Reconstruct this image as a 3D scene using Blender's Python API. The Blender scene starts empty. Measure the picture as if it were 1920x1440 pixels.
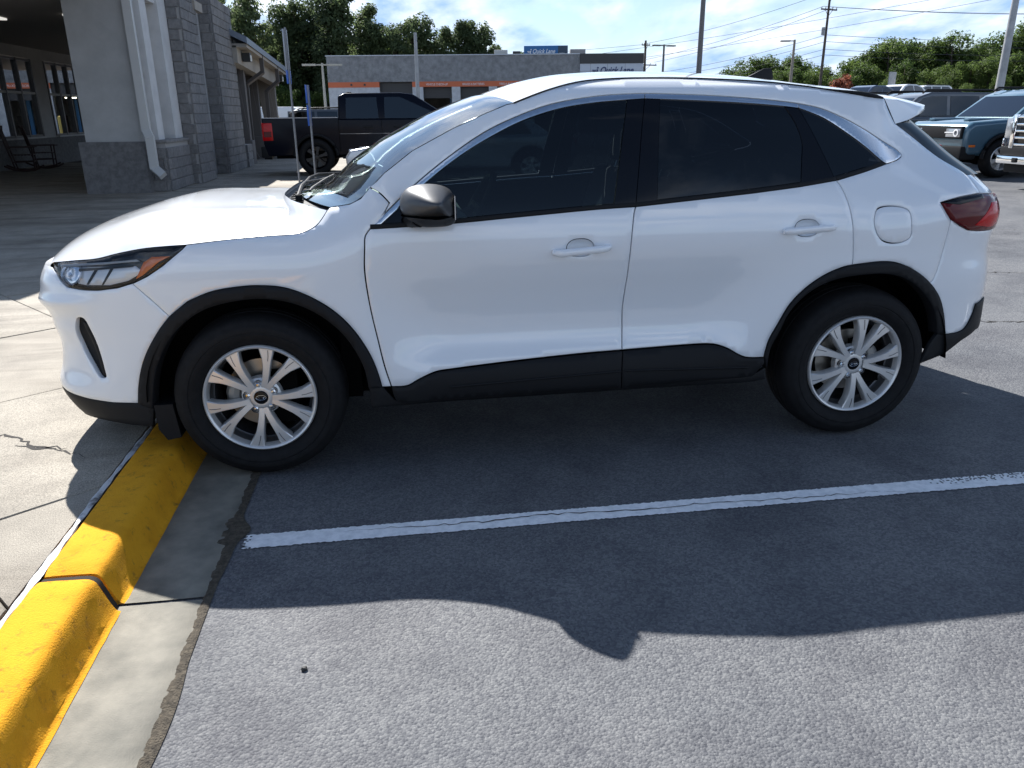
import bpy, bmesh, math, random, bisect
from mathutils import Vector, Matrix, Euler
from mathutils.geometry import delaunay_2d_cdt
SC = bpy.context.scene
COL = SC.collection
random.seed(7)

# ------------------------------------------------------------------ camera
cam_d = bpy.data.cameras.new("camera"); cam = bpy.data.objects.new("camera", cam_d); COL.objects.link(cam)
cam_d.sensor_width = 36.0; cam_d.lens = 27.292; cam_d.clip_start = .05; cam_d.clip_end = 3000
_r = Vector((.98931111, -.14558814, -.00822347)); _d = Vector((-.0556453, -.32479542, -.94414593)); _f = Vector((.13478551, .93451165, -.32942501))
cam.matrix_world = Matrix(((_r.x, -_d.x, -_f.x, .6130), (_r.y, -_d.y, -_f.y, -3.1871), (_r.z, -_d.z, -_f.z, 1.4897), (0, 0, 0, 1)))
SC.camera = cam

# ------------------------------------------------------------------ light
SUN_TRAVEL = Vector((.36, -1.02, -1.0)).normalized()
SUN_EL = math.asin(-SUN_TRAVEL.z); SUN_AZ = math.atan2(-SUN_TRAVEL.x, -SUN_TRAVEL.y)
W = bpy.data.worlds.new("World"); SC.world = W; W.use_nodes = True
nt = W.node_tree; nt.nodes.clear()
def wn(t, **k):
    n = nt.nodes.new(t)
    for a, b in k.items(): setattr(n, a, b)
    return n
sky = wn("ShaderNodeTexSky", sky_type='NISHITA', sun_disc=False, sun_elevation=SUN_EL, sun_rotation=SUN_AZ, air_density=1.0, dust_density=.15, ozone_density=2.2)
tc = wn("ShaderNodeTexCoord")
sep = wn("ShaderNodeSeparateXYZ"); nt.links.new(tc.outputs["Generated"], sep.inputs[0])
zz = wn("ShaderNodeMath", operation='MAXIMUM'); zz.inputs[1].default_value = 0.0; nt.links.new(sep.outputs[2], zz.inputs[0])
zp = wn("ShaderNodeMath", operation='ADD'); zp.inputs[1].default_value = .22; nt.links.new(zz.outputs[0], zp.inputs[0])
comb = wn("ShaderNodeCombineXYZ")
for i in (0, 1):
    dv = wn("ShaderNodeMath", operation='DIVIDE'); nt.links.new(sep.outputs[i], dv.inputs[0]); nt.links.new(zp.outputs[0], dv.inputs[1]); nt.links.new(dv.outputs[0], comb.inputs[i])
mp = wn("ShaderNodeMapping"); mp.inputs["Location"].default_value = (3.1, 1.7, 0); mp.inputs["Scale"].default_value = (1.0, .62, 1); mp.inputs["Rotation"].default_value = (0, 0, .35)
nt.links.new(comb.outputs[0], mp.inputs[0])
n1 = wn("ShaderNodeTexNoise"); n1.inputs["Scale"].default_value = 1.35; n1.inputs["Detail"].default_value = 9; n1.inputs["Roughness"].default_value = .56; n1.inputs["Distortion"].default_value = .35
nt.links.new(mp.outputs[0], n1.inputs["Vector"])
cr = wn("ShaderNodeValToRGB"); cr.color_ramp.elements[0].position = .40; cr.color_ramp.elements[1].position = .53
el = wn("ShaderNodeMath", operation='MULTIPLY_ADD'); el.inputs[1].default_value = -.17; nt.links.new(zz.outputs[0], el.inputs[0]); nt.links.new(n1.outputs["Fac"], el.inputs[2])
nt.links.new(el.outputs[0], cr.inputs[0])
n2 = wn("ShaderNodeTexNoise"); n2.inputs["Scale"].default_value = 4.2; n2.inputs["Detail"].default_value = 6; n2.inputs["Roughness"].default_value = .55
nt.links.new(mp.outputs[0], n2.inputs["Vector"])
cc = wn("ShaderNodeValToRGB"); cc.color_ramp.elements[0].position = .33; cc.color_ramp.elements[0].color = (2.6, 4.4, 7.8, 1); cc.color_ramp.elements[1].position = .68; cc.color_ramp.elements[1].color = (11.0, 11.4, 12.0, 1)
nt.links.new(n2.outputs["Fac"], cc.inputs[0])
mx = wn("ShaderNodeMix", data_type='RGBA'); nt.links.new(cr.outputs[0], mx.inputs[0]); nt.links.new(sky.outputs[0], mx.inputs[6]); nt.links.new(cc.outputs[0], mx.inputs[7])
hz = wn("ShaderNodeMath", operation='MULTIPLY'); hz.inputs[1].default_value = -11.0; nt.links.new(zz.outputs[0], hz.inputs[0])
he = wn("ShaderNodeMath", operation='EXPONENT'); nt.links.new(hz.outputs[0], he.inputs[0])
hm_ = wn("ShaderNodeMath", operation='MULTIPLY'); hm_.inputs[1].default_value = .7; nt.links.new(he.outputs[0], hm_.inputs[0])
mh_ = wn("ShaderNodeMix", data_type='RGBA'); nt.links.new(hm_.outputs[0], mh_.inputs[0]); nt.links.new(mx.outputs[2], mh_.inputs[6]); mh_.inputs[7].default_value = (4.0, 5.6, 7.6, 1)
bgn = wn("ShaderNodeBackground"); bgn.inputs[1].default_value = .064; nt.links.new(mh_.outputs[2], bgn.inputs[0])
wo = wn("ShaderNodeOutputWorld"); nt.links.new(bgn.outputs[0], wo.inputs[0])
sun_d = bpy.data.lights.new("sun", 'SUN'); sun_d.energy = 4.9; sun_d.angle = math.radians(.53); sun_d.color = (1, .975, .94)
sun = bpy.data.objects.new("sun", sun_d); COL.objects.link(sun); sun.rotation_euler = SUN_TRAVEL.to_track_quat('-Z', 'Y').to_euler(); sun.location = (-6, 20, 20)
SC.view_settings.view_transform = 'Standard'; SC.view_settings.look = 'None'; SC.view_settings.exposure = 1.12; SC.view_settings.gamma = 1
SC.view_settings.use_curve_mapping = False
SC.render.engine = 'CYCLES'; SC.cycles.use_denoising = True; SC.cycles.max_bounces = 8; SC.cycles.transparent_max_bounces = 16
SC.cycles.caustics_reflective = False; SC.cycles.caustics_refractive = False; SC.cycles.sample_clamp_indirect = 6

# ------------------------------------------------------------------ helpers
def tag(o, label=None, cat=None, group=None, kind=None):
    if label: o["label"] = label
    if cat: o["category"] = cat
    if group: o["group"] = group
    if kind: o["kind"] = kind
    return o
def empty(name, loc=(0, 0, 0), rz=0, label=None, cat=None, group=None):
    o = bpy.data.objects.new(name, None); COL.objects.link(o); o.location = loc; o.rotation_euler = (0, 0, rz); o.empty_display_size = .2
    return tag(o, label, cat, group)
def link(name, me, parent=None, world=False):
    o = bpy.data.objects.new(name, me); COL.objects.link(o)
    if parent is not None:
        o.parent = parent
        if world: o.matrix_parent_inverse = wmat(parent).inverted()
    return o
def wmat(o):
    m = Matrix.LocRotScale(o.location, o.rotation_euler, o.scale)
    return (wmat(o.parent) @ o.matrix_parent_inverse @ m) if o.parent else m
def mk(name, verts, faces, m, parent=None, smooth=True, normals=None, world=False, sharp=None):
    me = bpy.data.meshes.new(name); me.from_pydata([tuple(v) for v in verts], [], faces); me.update()
    ms = m if isinstance(m, (list, tuple)) else [m]
    for x in ms: me.materials.append(x)
    if smooth: me.shade_smooth()
    if smooth and sharp: me.set_sharp_from_angle(angle=math.radians(sharp))
    if normals: me.normals_split_custom_set_from_vertices(normals)
    return link(name, me, parent, world)
class MB:
    """collects simple solids into one mesh"""
    def __init__(s): s.v = []; s.f = []; s.mi = []
    def add(s, vs, fs, mi=0):
        b = len(s.v); s.v += [tuple(v) for v in vs]; s.f += [tuple(b + i for i in f) for f in fs]; s.mi += [mi] * len(fs); return s
    def box(s, a, b, mi=0, M=None):
        x0, y0, z0 = a; x1, y1, z1 = b
        vs = [(x0, y0, z0), (x1, y0, z0), (x1, y1, z0), (x0, y1, z0), (x0, y0, z1), (x1, y0, z1), (x1, y1, z1), (x0, y1, z1)]
        if M: vs = [M @ Vector(v) for v in vs]
        return s.add(vs, [(0, 3, 2, 1), (4, 5, 6, 7), (0, 1, 5, 4), (1, 2, 6, 5), (2, 3, 7, 6), (3, 0, 4, 7)], mi)
    def tube(s, pts, r, n=8, mi=0, cap=True):
        pts = [Vector(p) for p in pts]; rs = r if isinstance(r, (list, tuple)) else [r] * len(pts); rings = []
        for i, p in enumerate(pts):
            t = (pts[min(i + 1, len(pts) - 1)] - pts[max(i - 1, 0)]).normalized()
            a = Vector((0, 0, 1)) if abs(t.z) < .9 else Vector((1, 0, 0)); u = t.cross(a).normalized(); w = t.cross(u)
            rings.append([p + (u * math.cos(2 * math.pi * k / n) + w * math.sin(2 * math.pi * k / n)) * rs[i] for k in range(n)])
        vs = [v for q in rings for v in q]; fs = []
        for i in range(len(pts) - 1):
            for k in range(n): fs.append((i * n + k, i * n + (k + 1) % n, (i + 1) * n + (k + 1) % n, (i + 1) * n + k))
        if cap: fs += [tuple(range(n))[::-1], tuple((len(pts) - 1) * n + k for k in range(n))]
        return s.add(vs, fs, mi)
    def lathe(s, prof, axis='y', n=48, mi=0, c=(0, 0, 0)):
        vs = []; fs = []; m = len(prof)
        for k in range(n):
            a = 2 * math.pi * k / n
            for (r, h) in prof:
                p = (r * math.cos(a), h, r * math.sin(a)) if axis == 'y' else (r * math.cos(a), r * math.sin(a), h)
                vs.append((p[0] + c[0], p[1] + c[1], p[2] + c[2]))
        for k in range(n):
            for i in range(m - 1):
                q = (k * m + i, k * m + i + 1, ((k + 1) % n) * m + i + 1, ((k + 1) % n) * m + i)
                fs.append(q)
        return s.add(vs, fs, mi)
    def prism(s, poly, fn0, fn1, mi=0):
        """poly: 2D list; fn0/fn1 map 2D to 3D for the two caps"""
        n = len(poly); vs = [fn0(p) for p in poly] + [fn1(p) for p in poly]
        fs = [tuple(range(n))[::-1], tuple(range(n, 2 * n))] + [(i, (i + 1) % n, n + (i + 1) % n, n + i) for i in range(n)]
        return s.add(vs, fs, mi)
    def build(s, name, m, parent=None, smooth=False, bevel=0, seg=2, world=False, sharp=35, fix=True):
        me = bpy.data.meshes.new(name); me.from_pydata(s.v, [], s.f)
        ms = m if isinstance(m, (list, tuple)) else [m]
        for x in ms: me.materials.append(x)
        me.polygons.foreach_set("material_index", s.mi)
        if bevel or fix:
            bm = bmesh.new(); bm.from_mesh(me)
            if fix: bmesh.ops.recalc_face_normals(bm, faces=bm.faces)
            if bevel:
                es = [e for e in bm.edges if len(e.link_faces) == 2 and e.calc_face_angle(0) > .5]
                bmesh.ops.bevel(bm, geom=es, offset=bevel, segments=seg, affect='EDGES', profile=.6, clamp_overlap=True)
            bm.to_mesh(me); bm.free()
        me.update()
        if smooth or bevel: me.shade_smooth(); me.set_sharp_from_angle(angle=math.radians(sharp))
        return link(name, me, parent, world)
def catmull(P, n=6, closed=False):
    out = []; N = len(P)
    if N < 3: return list(P)
    rng = N if closed else N - 1
    for i in range(rng):
        g = (lambda k: P[k % N]) if closed else (lambda k: P[min(max(k, 0), N - 1)])
        p0, p1, p2, p3 = g(i - 1), g(i), g(i + 1), g(i + 2)
        d = lambda a, b: max(1e-6, math.dist(a, b)) ** .5
        t1 = d(p0, p1) ; t2 = t1 + d(p1, p2); t3 = t2 + d(p2, p3)
        for k in range(n):
            t = t1 + (t2 - t1) * k / n; r = []
            for c in range(len(p1)):
                A1 = (t1 - t) / t1 * p0[c] + t / t1 * p1[c]; A2 = (t2 - t) / (t2 - t1) * p1[c] + (t - t1) / (t2 - t1) * p2[c]; A3 = (t3 - t) / (t3 - t2) * p2[c] + (t - t2) / (t3 - t2) * p3[c]
                B1 = (t2 - t) / t2 * A1 + t / t2 * A2; B2 = (t3 - t) / (t3 - t1) * A2 + (t - t1) / (t3 - t1) * A3
                r.append((t2 - t) / (t2 - t1) * B1 + (t - t1) / (t2 - t1) * B2)
            out.append(tuple(r))
    if not closed: out.append(tuple(P[-1]))
    return out
def text_obj(name, body, size, m, loc, rot, parent=None, shear=0, ext=.01, width=None, bold=0):
    cu = bpy.data.curves.new(name, 'FONT'); cu.body = body; cu.size = size; cu.shear = shear; cu.extrude = ext; cu.offset = bold; cu.align_x = 'LEFT'; cu.resolution_u = 3
    to = bpy.data.objects.new("t", cu); me = bpy.data.meshes.new_from_object(to); bpy.data.objects.remove(to); me.materials.clear(); me.materials.append(m)
    if width:
        xs = [v.co.x for v in me.vertices]; k = width / (max(xs) - min(xs)); x0 = min(xs)
        for v in me.vertices: v.co.x = (v.co.x - x0) * k
    o = link(name, me, parent); o.location = loc; o.rotation_euler = rot
    return o

# ------------------------------------------------------------------ materials
def pmat(name, col, rough=.5, metal=0, coat=0, spec=.5, var=0, vscale=8, bump=0, bscale=60, bdist=.01, col2=None, emis=None, coords='pos', voro=False, detail=6, trans=0, ramp=(.35, .65)):
    m = bpy.data.materials.new(name); m.use_nodes = True; t = m.node_tree; b = t.nodes["Principled BSDF"]
    b.inputs["Base Color"].default_value = (*col, 1); b.inputs["Roughness"].default_value = rough; b.inputs["Metallic"].default_value = metal
    b.inputs["Coat Weight"].default_value = coat; b.inputs["Coat Roughness"].default_value = .03; b.inputs["Specular IOR Level"].default_value = spec
    b.inputs["Transmission Weight"].default_value = trans
    if emis: b.inputs["Emission Color"].default_value = (*emis[:3], 1); b.inputs["Emission Strength"].default_value = emis[3]
    if var or bump or col2:
        if coords == 'pos': src = t.nodes.new("ShaderNodeNewGeometry").outputs["Position"]
        else: src = t.nodes.new("ShaderNodeTexCoord").outputs["Object"]
    if var or col2:
        n = t.nodes.new("ShaderNodeTexNoise"); n.inputs["Scale"].default_value = vscale; n.inputs["Detail"].default_value = detail; n.inputs["Roughness"].default_value = .6
        t.links.new(src, n.inputs["Vector"])
        r = t.nodes.new("ShaderNodeValToRGB"); r.color_ramp.elements[0].position = ramp[0]; r.color_ramp.elements[1].position = ramp[1]
        c2 = col2 or tuple(c * (1 - var) for c in col)
        r.color_ramp.elements[0].color = (*c2, 1); r.color_ramp.elements[1].color = (*(col if col2 else [min(1, c * (1 + var * .6)) for c in col]), 1)
        t.links.new(n.outputs["Fac"], r.inputs[0]); t.links.new(r.outputs[0], b.inputs["Base Color"])
    if bump:
        if voro:
            n = t.nodes.new("ShaderNodeTexVoronoi"); n.inputs["Scale"].default_value = bscale; o_ = n.outputs["Distance"]
        else:
            n = t.nodes.new("ShaderNodeTexNoise"); n.inputs["Scale"].default_value = bscale; n.inputs["Detail"].default_value = 5; o_ = n.outputs["Fac"]
        t.links.new(src, n.inputs["Vector"])
        bp = t.nodes.new("ShaderNodeBump"); bp.inputs["Strength"].default_value = bump; bp.inputs["Distance"].default_value = bdist
        t.links.new(o_, bp.inputs["Height"]); t.links.new(bp.outputs[0], b.inputs["Normal"])
    return m
def glassmat(name, tint, rough=0.0, ior=1.5, refl=(1, 1, 1), gain=1.45):
    m = bpy.data.materials.new(name); m.use_nodes = True; t = m.node_tree; t.nodes.clear()
    o = t.nodes.new("ShaderNodeOutputMaterial"); mx = t.nodes.new("ShaderNodeMixShader"); tr = t.nodes.new("ShaderNodeBsdfTransparent"); gl = t.nodes.new("ShaderNodeBsdfGlossy"); fr = t.nodes.new("ShaderNodeFresnel")
    tr.inputs[0].default_value = (*tint, 1); gl.inputs["Roughness"].default_value = rough; gl.inputs[0].default_value = (*refl, 1); fr.inputs[0].default_value = ior
    ml = t.nodes.new("ShaderNodeMath"); ml.operation = 'MULTIPLY'; ml.inputs[1].default_value = gain; ml.use_clamp = True; t.links.new(fr.outputs[0], ml.inputs[0])
    t.links.new(ml.outputs[0], mx.inputs[0]); t.links.new(tr.outputs[0], mx.inputs[1]); t.links.new(gl.outputs[0], mx.inputs[2]); t.links.new(mx.outputs[0], o.inputs[0])
    return m
MW = pmat("white_paint", (.80, .82, .845), .30, coat=1.0); MW.node_tree.nodes["Principled BSDF"].inputs["Coat IOR"].default_value = 1.7
MBLK = pmat("black_gloss", (.004, .004, .006), .08, spec=.3)
MTRIM = pmat("black_plastic", (.011, .0115, .013), .55, spec=.18, bump=.12, bscale=900, bdist=.001)
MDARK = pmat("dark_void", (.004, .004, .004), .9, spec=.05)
MRUB = pmat("rubber", (.009, .009, .010), .75, spec=.25, var=.3, vscale=30, coords='obj')
MCHR = pmat("chrome", (.72, .73, .75), .12, metal=1)
MALU = pmat("alloy", (.70, .69, .675), .32, metal=.5)
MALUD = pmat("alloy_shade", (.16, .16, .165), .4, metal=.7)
MSTEEL = pmat("brake_steel", (.36, .33, .29), .35, metal=.9)
MGLS = glassmat("tinted_glass", (.012, .016, .022), ior=1.45, gain=1.25); MGLT = glassmat("far_car_glass", (.20, .23, .25), gain=1.6); MGLR = glassmat("rear_glass", (.012, .016, .022), ior=1.3, gain=.7)
MGLF = glassmat("front_glass", (.13, .17, .185), ior=1.45, gain=1.25)
MWS = glassmat("windscreen_glass", (.70, .86, .79), gain=1.35)
MLENS = glassmat("clear_lens", (.95, .95, .95), gain=.8)
MRED = pmat("red_lens", (.10, .002, .004), .12, coat=0, spec=.35)
MREDB = pmat("red_lens_bright", (.50, .006, .008), .15, coat=0, spec=.3)
MAMB = pmat("amber_lens", (.75, .16, .01), .15, coat=.6)
MCONC_B = pmat("concrete_plain", (.42, .38, .31), .85, var=.25, vscale=9, bump=.3, bscale=160, bdist=.004)
# ------------------------------------------------------------------ ground
def asphalt():
    m = bpy.data.materials.new("asphalt"); m.use_nodes = True; t = m.node_tree; b = t.nodes["Principled BSDF"]
    pos = t.nodes.new("ShaderNodeNewGeometry").outputs["Position"]
    def noise(s, d=4, r=.6):
        n = t.nodes.new("ShaderNodeTexNoise"); n.inputs["Scale"].default_value = s; n.inputs["Detail"].default_value = d; n.inputs["Roughness"].default_value = r; t.links.new(pos, n.inputs["Vector"]); return n.outputs["Fac"]
    def ramp(src, p0, c0, p1, c1):
        n = t.nodes.new("ShaderNodeValToRGB"); n.color_ramp.elements[0].position = p0; n.color_ramp.elements[0].color = (*c0, 1); n.color_ramp.elements[1].position = p1; n.color_ramp.elements[1].color = (*c1, 1); t.links.new(src, n.inputs[0]); return n.outputs[0]
    def mix(mode, f, a, c):
        n = t.nodes.new("ShaderNodeMix"); n.data_type = 'RGBA'; n.blend_type = mode; n.inputs[0].default_value = f; t.links.new(a, n.inputs[6]); t.links.new(c, n.inputs[7]); return n.outputs[2]
    vo = t.nodes.new("ShaderNodeTexVoronoi"); vo.inputs["Scale"].default_value = 128; t.links.new(pos, vo.inputs["Vector"])
    base = ramp(noise(.55, 5), .35, (.090, .095, .104), .68, (.140, .142, .146))
    speck = ramp(noise(330, 4, .75), .32, (.62, .62, .64), .68, (1.36, 1.36, 1.36))
    c = mix('MULTIPLY', 1, base, speck)
    st = ramp(noise(1.7, 7, .68), .32, (.66, .66, .69), .56, (1.06, 1.06, 1.05)); c = mix('MULTIPLY', 1, c, st)
    cell = t.nodes.new("ShaderNodeSeparateColor"); t.links.new(vo.outputs["Color"], cell.inputs[0])
    agg = ramp(cell.outputs[0], .10, (.72, .72, .75), .98, (1.32, 1.30, 1.25)); c = mix('MULTIPLY', 1, c, agg)
    t.links.new(c, b.inputs["Base Color"]); b.inputs["Roughness"].default_value = .78; b.inputs["Specular IOR Level"].default_value = .32
    mh = t.nodes.new("ShaderNodeMath"); mh.operation = 'MULTIPLY_ADD'; mh.inputs[1].default_value = -1.0; t.links.new(vo.outputs["Distance"], mh.inputs[0])
    hm = t.nodes.new("ShaderNodeMath"); hm.operation = 'MULTIPLY'; hm.inputs[1].default_value = .9; t.links.new(noise(60, 4), hm.inputs[0]); t.links.new(hm.outputs[0], mh.inputs[2])
    bp = t.nodes.new("ShaderNodeBump"); bp.inputs["Strength"].default_value = .6; bp.inputs["Distance"].default_value = .0046; t.links.new(mh.outputs[0], bp.inputs["Height"]); t.links.new(bp.outputs[0], b.inputs["Normal"])
    return m
MASPH = asphalt()
def gz(x, y):
    return .16 * sst(5.5, 12, x) * sst(2, 8, y) * (1 - sst(45, 80, y)) + 0
def sst(a, b, x):
    u = min(1, max(0, (x - a) / (b - a))); return u * u * (3 - 2 * u)
def grid_sheet(name, xs, ys, fz, m, kind=None):
    V = [(x, y, fz(x, y)) for y in ys for x in xs]; w = len(xs)
    F = [(j * w + i, j * w + i + 1, (j + 1) * w + i + 1, (j + 1) * w + i) for j in range(len(ys) - 1) for i in range(w - 1)]
    o = mk(name, V, F, m); return tag(o, kind=kind) if kind else o
LOT = grid_sheet("parking_lot", [-400, -120, -40, -10, -.062, 3, 5, 6, 7, 8, 9, 10, 11, 12, 14, 20, 30, 60, 140, 400, 900], [-300, -60, -12, -4, 0, 2, 3, 4, 5, 6, 7, 8, 10, 14, 20, 30, 45, 50, 55, 60, 65, 70, 80, 120, 300, 1200], gz, MASPH, "structure")
# gutter strip with ragged asphalt edge
MGUT = pmat("gutter_concrete", (.27, .25, .205), .88, col2=(.13, .125, .105), vscale=5, bump=.45, bscale=220, bdist=.004, ramp=(.30, .62))
GUT = empty("gutter", (0, 0, 0)); tag(GUT, kind="structure")
def ragged(x, amp, y): return x + amp * (math.sin(y * 9.1) * .4 + math.sin(y * 23 + 1) * .35 + math.sin(y * 61) * .25)
for (y0, y1) in ((-6, -3.9), (-3.89, -.91), (-.895, 2.1), (2.11, 5.1), (5.11, 8.1), (8.11, 11.5)):
    V = []; F = []; n = max(6, int((y1 - y0) / .025))
    for k in range(n + 1):
        y = y0 + (y1 - y0) * k / n
        V += [(-.345, y, .0065), (-.19, y, .005), (ragged(-.072, .012, y), y, .0055), (ragged(-.067, .012, y), y, -.01)]
    for k in range(n):
        for j in range(3): F.append((k * 4 + j, k * 4 + j + 1, (k + 1) * 4 + j + 1, (k + 1) * 4 + j))
    mk("gutter_section", V, F, MGUT, GUT)
# dirt in the seam between gutter and asphalt
MDIRT = pmat("seam_dirt", (.085, .07, .05), .95, var=.5, vscale=60, bump=.9, bscale=180, bdist=.012)
V = []; F = []; n = 420
for k in range(n + 1):
    y = -4 + 9 * k / n; w = .012 + .010 * max(0, math.sin(y * 2.3 + 1)) + .012 * max(0, math.sin(y * 7.7)) + .045 * math.exp(-((y + .46) / .07) ** 2)
    V += [(-.085 - .004 * math.sin(y * 31) - (.03 if abs(y + .46) < .09 else 0), y, .0045), (-.068 + w * .3, y, .0085 + .002 * math.sin(y * 90)), (-.064 + w, y, .0035)]
for k in range(n):
    for j in range(2): F.append((k * 3 + j, k * 3 + j + 1, (k + 1) * 3 + j + 1, (k + 1) * 3 + j))
tag(mk("seam_debris", V, F, MDIRT), "dark dirt packed in the seam beside the gutter", "dirt", kind="stuff")
# kerb
MYEL = pmat("kerb_yellow", (.72, .335, .018), .9, spec=.15, col2=(.58, .25, .012), vscale=9, bump=.6, bscale=190, bdist=.004, ramp=(.25, .55))
def kerb_wear(m):
    t = m.node_tree; b = t.nodes["Principled BSDF"]; src = b.inputs["Base Color"].links[0].from_socket
    pos = t.nodes.new("ShaderNodeNewGeometry").outputs["Position"]
    n = t.nodes.new("ShaderNodeTexNoise"); n.inputs["Scale"].default_value = 26; n.inputs["Detail"].default_value = 8; n.inputs["Roughness"].default_value = .72; t.links.new(pos, n.inputs["Vector"])
    r = t.nodes.new("ShaderNodeValToRGB"); r.color_ramp.elements[0].position = .56; r.color_ramp.elements[1].position = .72; t.links.new(n.outputs["Fac"], r.inputs[0])
    mx = t.nodes.new("ShaderNodeMix"); mx.data_type = 'RGBA'; t.links.new(r.outputs[0], mx.inputs[0]); t.links.new(src, mx.inputs[6]); mx.inputs[7].default_value = (.22, .12, .025, 1); t.links.new(mx.outputs[2], b.inputs["Base Color"])
kerb_wear(MYEL)
KERB = empty("kerb", (0, 0, 0)); tag(KERB, kind="structure")
kp = [(-.552, .0), (-.552, .130), (-.549, .1345), (-.542, .1365), (-.50, .1370), (-.44, .1370), (-.41, .1365), (-.398, .1345), (-.387, .1295), (-.379, .122), (-.374, .112), (-.366, .09), (-.350, .045), (-.339, .018), (-.334, .0125), (-.330, .010), (-.322, .0075)]
def kerb_sec(y0, y1, tilt0=0, tilt1=0):
    V = []; F = []; n = max(4, int((y1 - y0) / .05)); m = len(kp); rnd = random.Random(int(y0 * 100))
    for k in range(n + 1):
        u = k / n; e = min(1, min(k, n - k) / 1.0); y = y0 + (y1 - y0) * u; dz = tilt0 * (1 - u) + tilt1 * u
        if k == 0: y += .012
        for i, (x, z) in enumerate(kp):
            sh = 0 if e else -.010
            zz_ = z + (dz + sh + rnd.uniform(-.0012, .0012)) * (1 if z > .02 else .2) - (.0 if i else .0)
            V.append((x + rnd.uniform(-.0012, .0012), y - .05 * max(0, (x + .45)) * (1 if k in (0, n) else 0), zz_))
    for k in range(n):
        for j in range(m - 1): F.append((k * m + j, k * m + j + 1, (k + 1) * m + j + 1, (k + 1) * m + j))
    F += [tuple(range(m))[::-1], tuple(n * m + j for j in range(m))]
    mk("kerb_section", V, F, MYEL, KERB, sharp=55)
kerb_sec(-6, -3.93); kerb_sec(-3.90, -.93, 0, .004); kerb_sec(-.90, 2.08, -.003, 0); kerb_sec(2.11, 5.08); kerb_sec(5.11, 8.08); kerb_sec(8.11, 11.5)
MJOINT = pmat("joint_black", (.02, .016, .012), .95)
for yj in (-3.915, -.915, 2.095):
    mk("kerb_joint", [(x, yj + d - .05 * max(0, x + .45), z - .012) for d in (-.011, .013) for x, z in kp[1:]] , [(i, i + 1, len(kp) - 1 + i + 1, len(kp) - 1 + i) for i in range(len(kp) - 2)], MJOINT, KERB)
# sidewalk of square slabs laid at an angle
def conc():
    m = pmat("sidewalk_concrete", (.34, .305, .25), .86, col2=(.23, .205, .168), vscale=3.2, bump=.5, bscale=150, bdist=.005, ramp=(.28, .60))
    t = m.node_tree; b = t.nodes["Principled BSDF"]; src = b.inputs["Base Color"].links[0].from_socket
    pos = t.nodes.new("ShaderNodeNewGeometry").outputs["Position"]
    n = t.nodes.new("ShaderNodeTexNoise"); n.inputs["Scale"].default_value = 240; n.inputs["Detail"].default_value = 3; t.links.new(pos, n.inputs["Vector"])
    r = t.nodes.new("ShaderNodeValToRGB"); r.color_ramp.elements[0].position = .34; r.color_ramp.elements[0].color = (.55, .55, .55, 1); r.color_ramp.elements[1].position = .62; r.color_ramp.elements[1].color = (1.2, 1.2, 1.2, 1); t.links.new(n.outputs["Fac"], r.inputs[0])
    mx = t.nodes.new("ShaderNodeMix"); mx.data_type = 'RGBA'; mx.blend_type = 'MULTIPLY'; mx.inputs[0].default_value = 1; t.links.new(src, mx.inputs[6]); t.links.new(r.outputs[0], mx.inputs[7])
    # tyre scuffs and drainage stains
    mp_ = t.nodes.new("ShaderNodeMapping"); mp_.inputs["Rotation"].default_value = (0, 0, .5); mp_.inputs["Scale"].default_value = (.35, 1.6, 1); t.links.new(pos, mp_.inputs[0])
    n3 = t.nodes.new("ShaderNodeTexNoise"); n3.inputs["Scale"].default_value = 1.1; n3.inputs["Detail"].default_value = 7; n3.inputs["Roughness"].default_value = .62; n3.inputs["Distortion"].default_value = .6; t.links.new(mp_.outputs[0], n3.inputs["Vector"])
    r3 = t.nodes.new("ShaderNodeValToRGB"); r3.color_ramp.elements[0].position = .36; r3.color_ramp.elements[0].color = (.62, .60, .58, 1); r3.color_ramp.elements[1].position = .52; r3.color_ramp.elements[1].color = (1, 1, 1, 1); t.links.new(n3.outputs["Fac"], r3.inputs[0])
    m2 = t.nodes.new("ShaderNodeMix"); m2.data_type = 'RGBA'; m2.blend_type = 'MULTIPLY'; m2.inputs[0].default_value = 1; t.links.new(mx.outputs[2], m2.inputs[6]); t.links.new(r3.outputs[0], m2.inputs[7]); t.links.new(m2.outputs[2], b.inputs["Base Color"])
    return m
MSIDE = conc()
WALK = mk("sidewalk", [(-30, -6, .112), (-.56, -6, .112), (-.56, 12, .112), (9, 12, .112), (9, 40, .112), (-30, 40, .112)], [(0, 1, 2, 5), (2, 3, 4, 5)], pmat("joint_dirt", (.07, .06, .05), .95), smooth=False); tag(WALK, kind="structure")
def clip(P, ax, lim, less=True):
    out = []
    for i in range(len(P)):
        a, b = P[i - 1], P[i]; ia = (a[ax] <= lim) == less; ib = (b[ax] <= lim) == less
        if ia != ib:
            u = (lim - a[ax]) / (b[ax] - a[ax]); out.append((a[0] + (b[0] - a[0]) * u, a[1] + (b[1] - a[1]) * u))
        if ib: out.append(b)
    return out
ux, uy = math.cos(math.radians(39.5)), math.sin(math.radians(39.5)); SP = 1.37; nslab = 0
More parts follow.
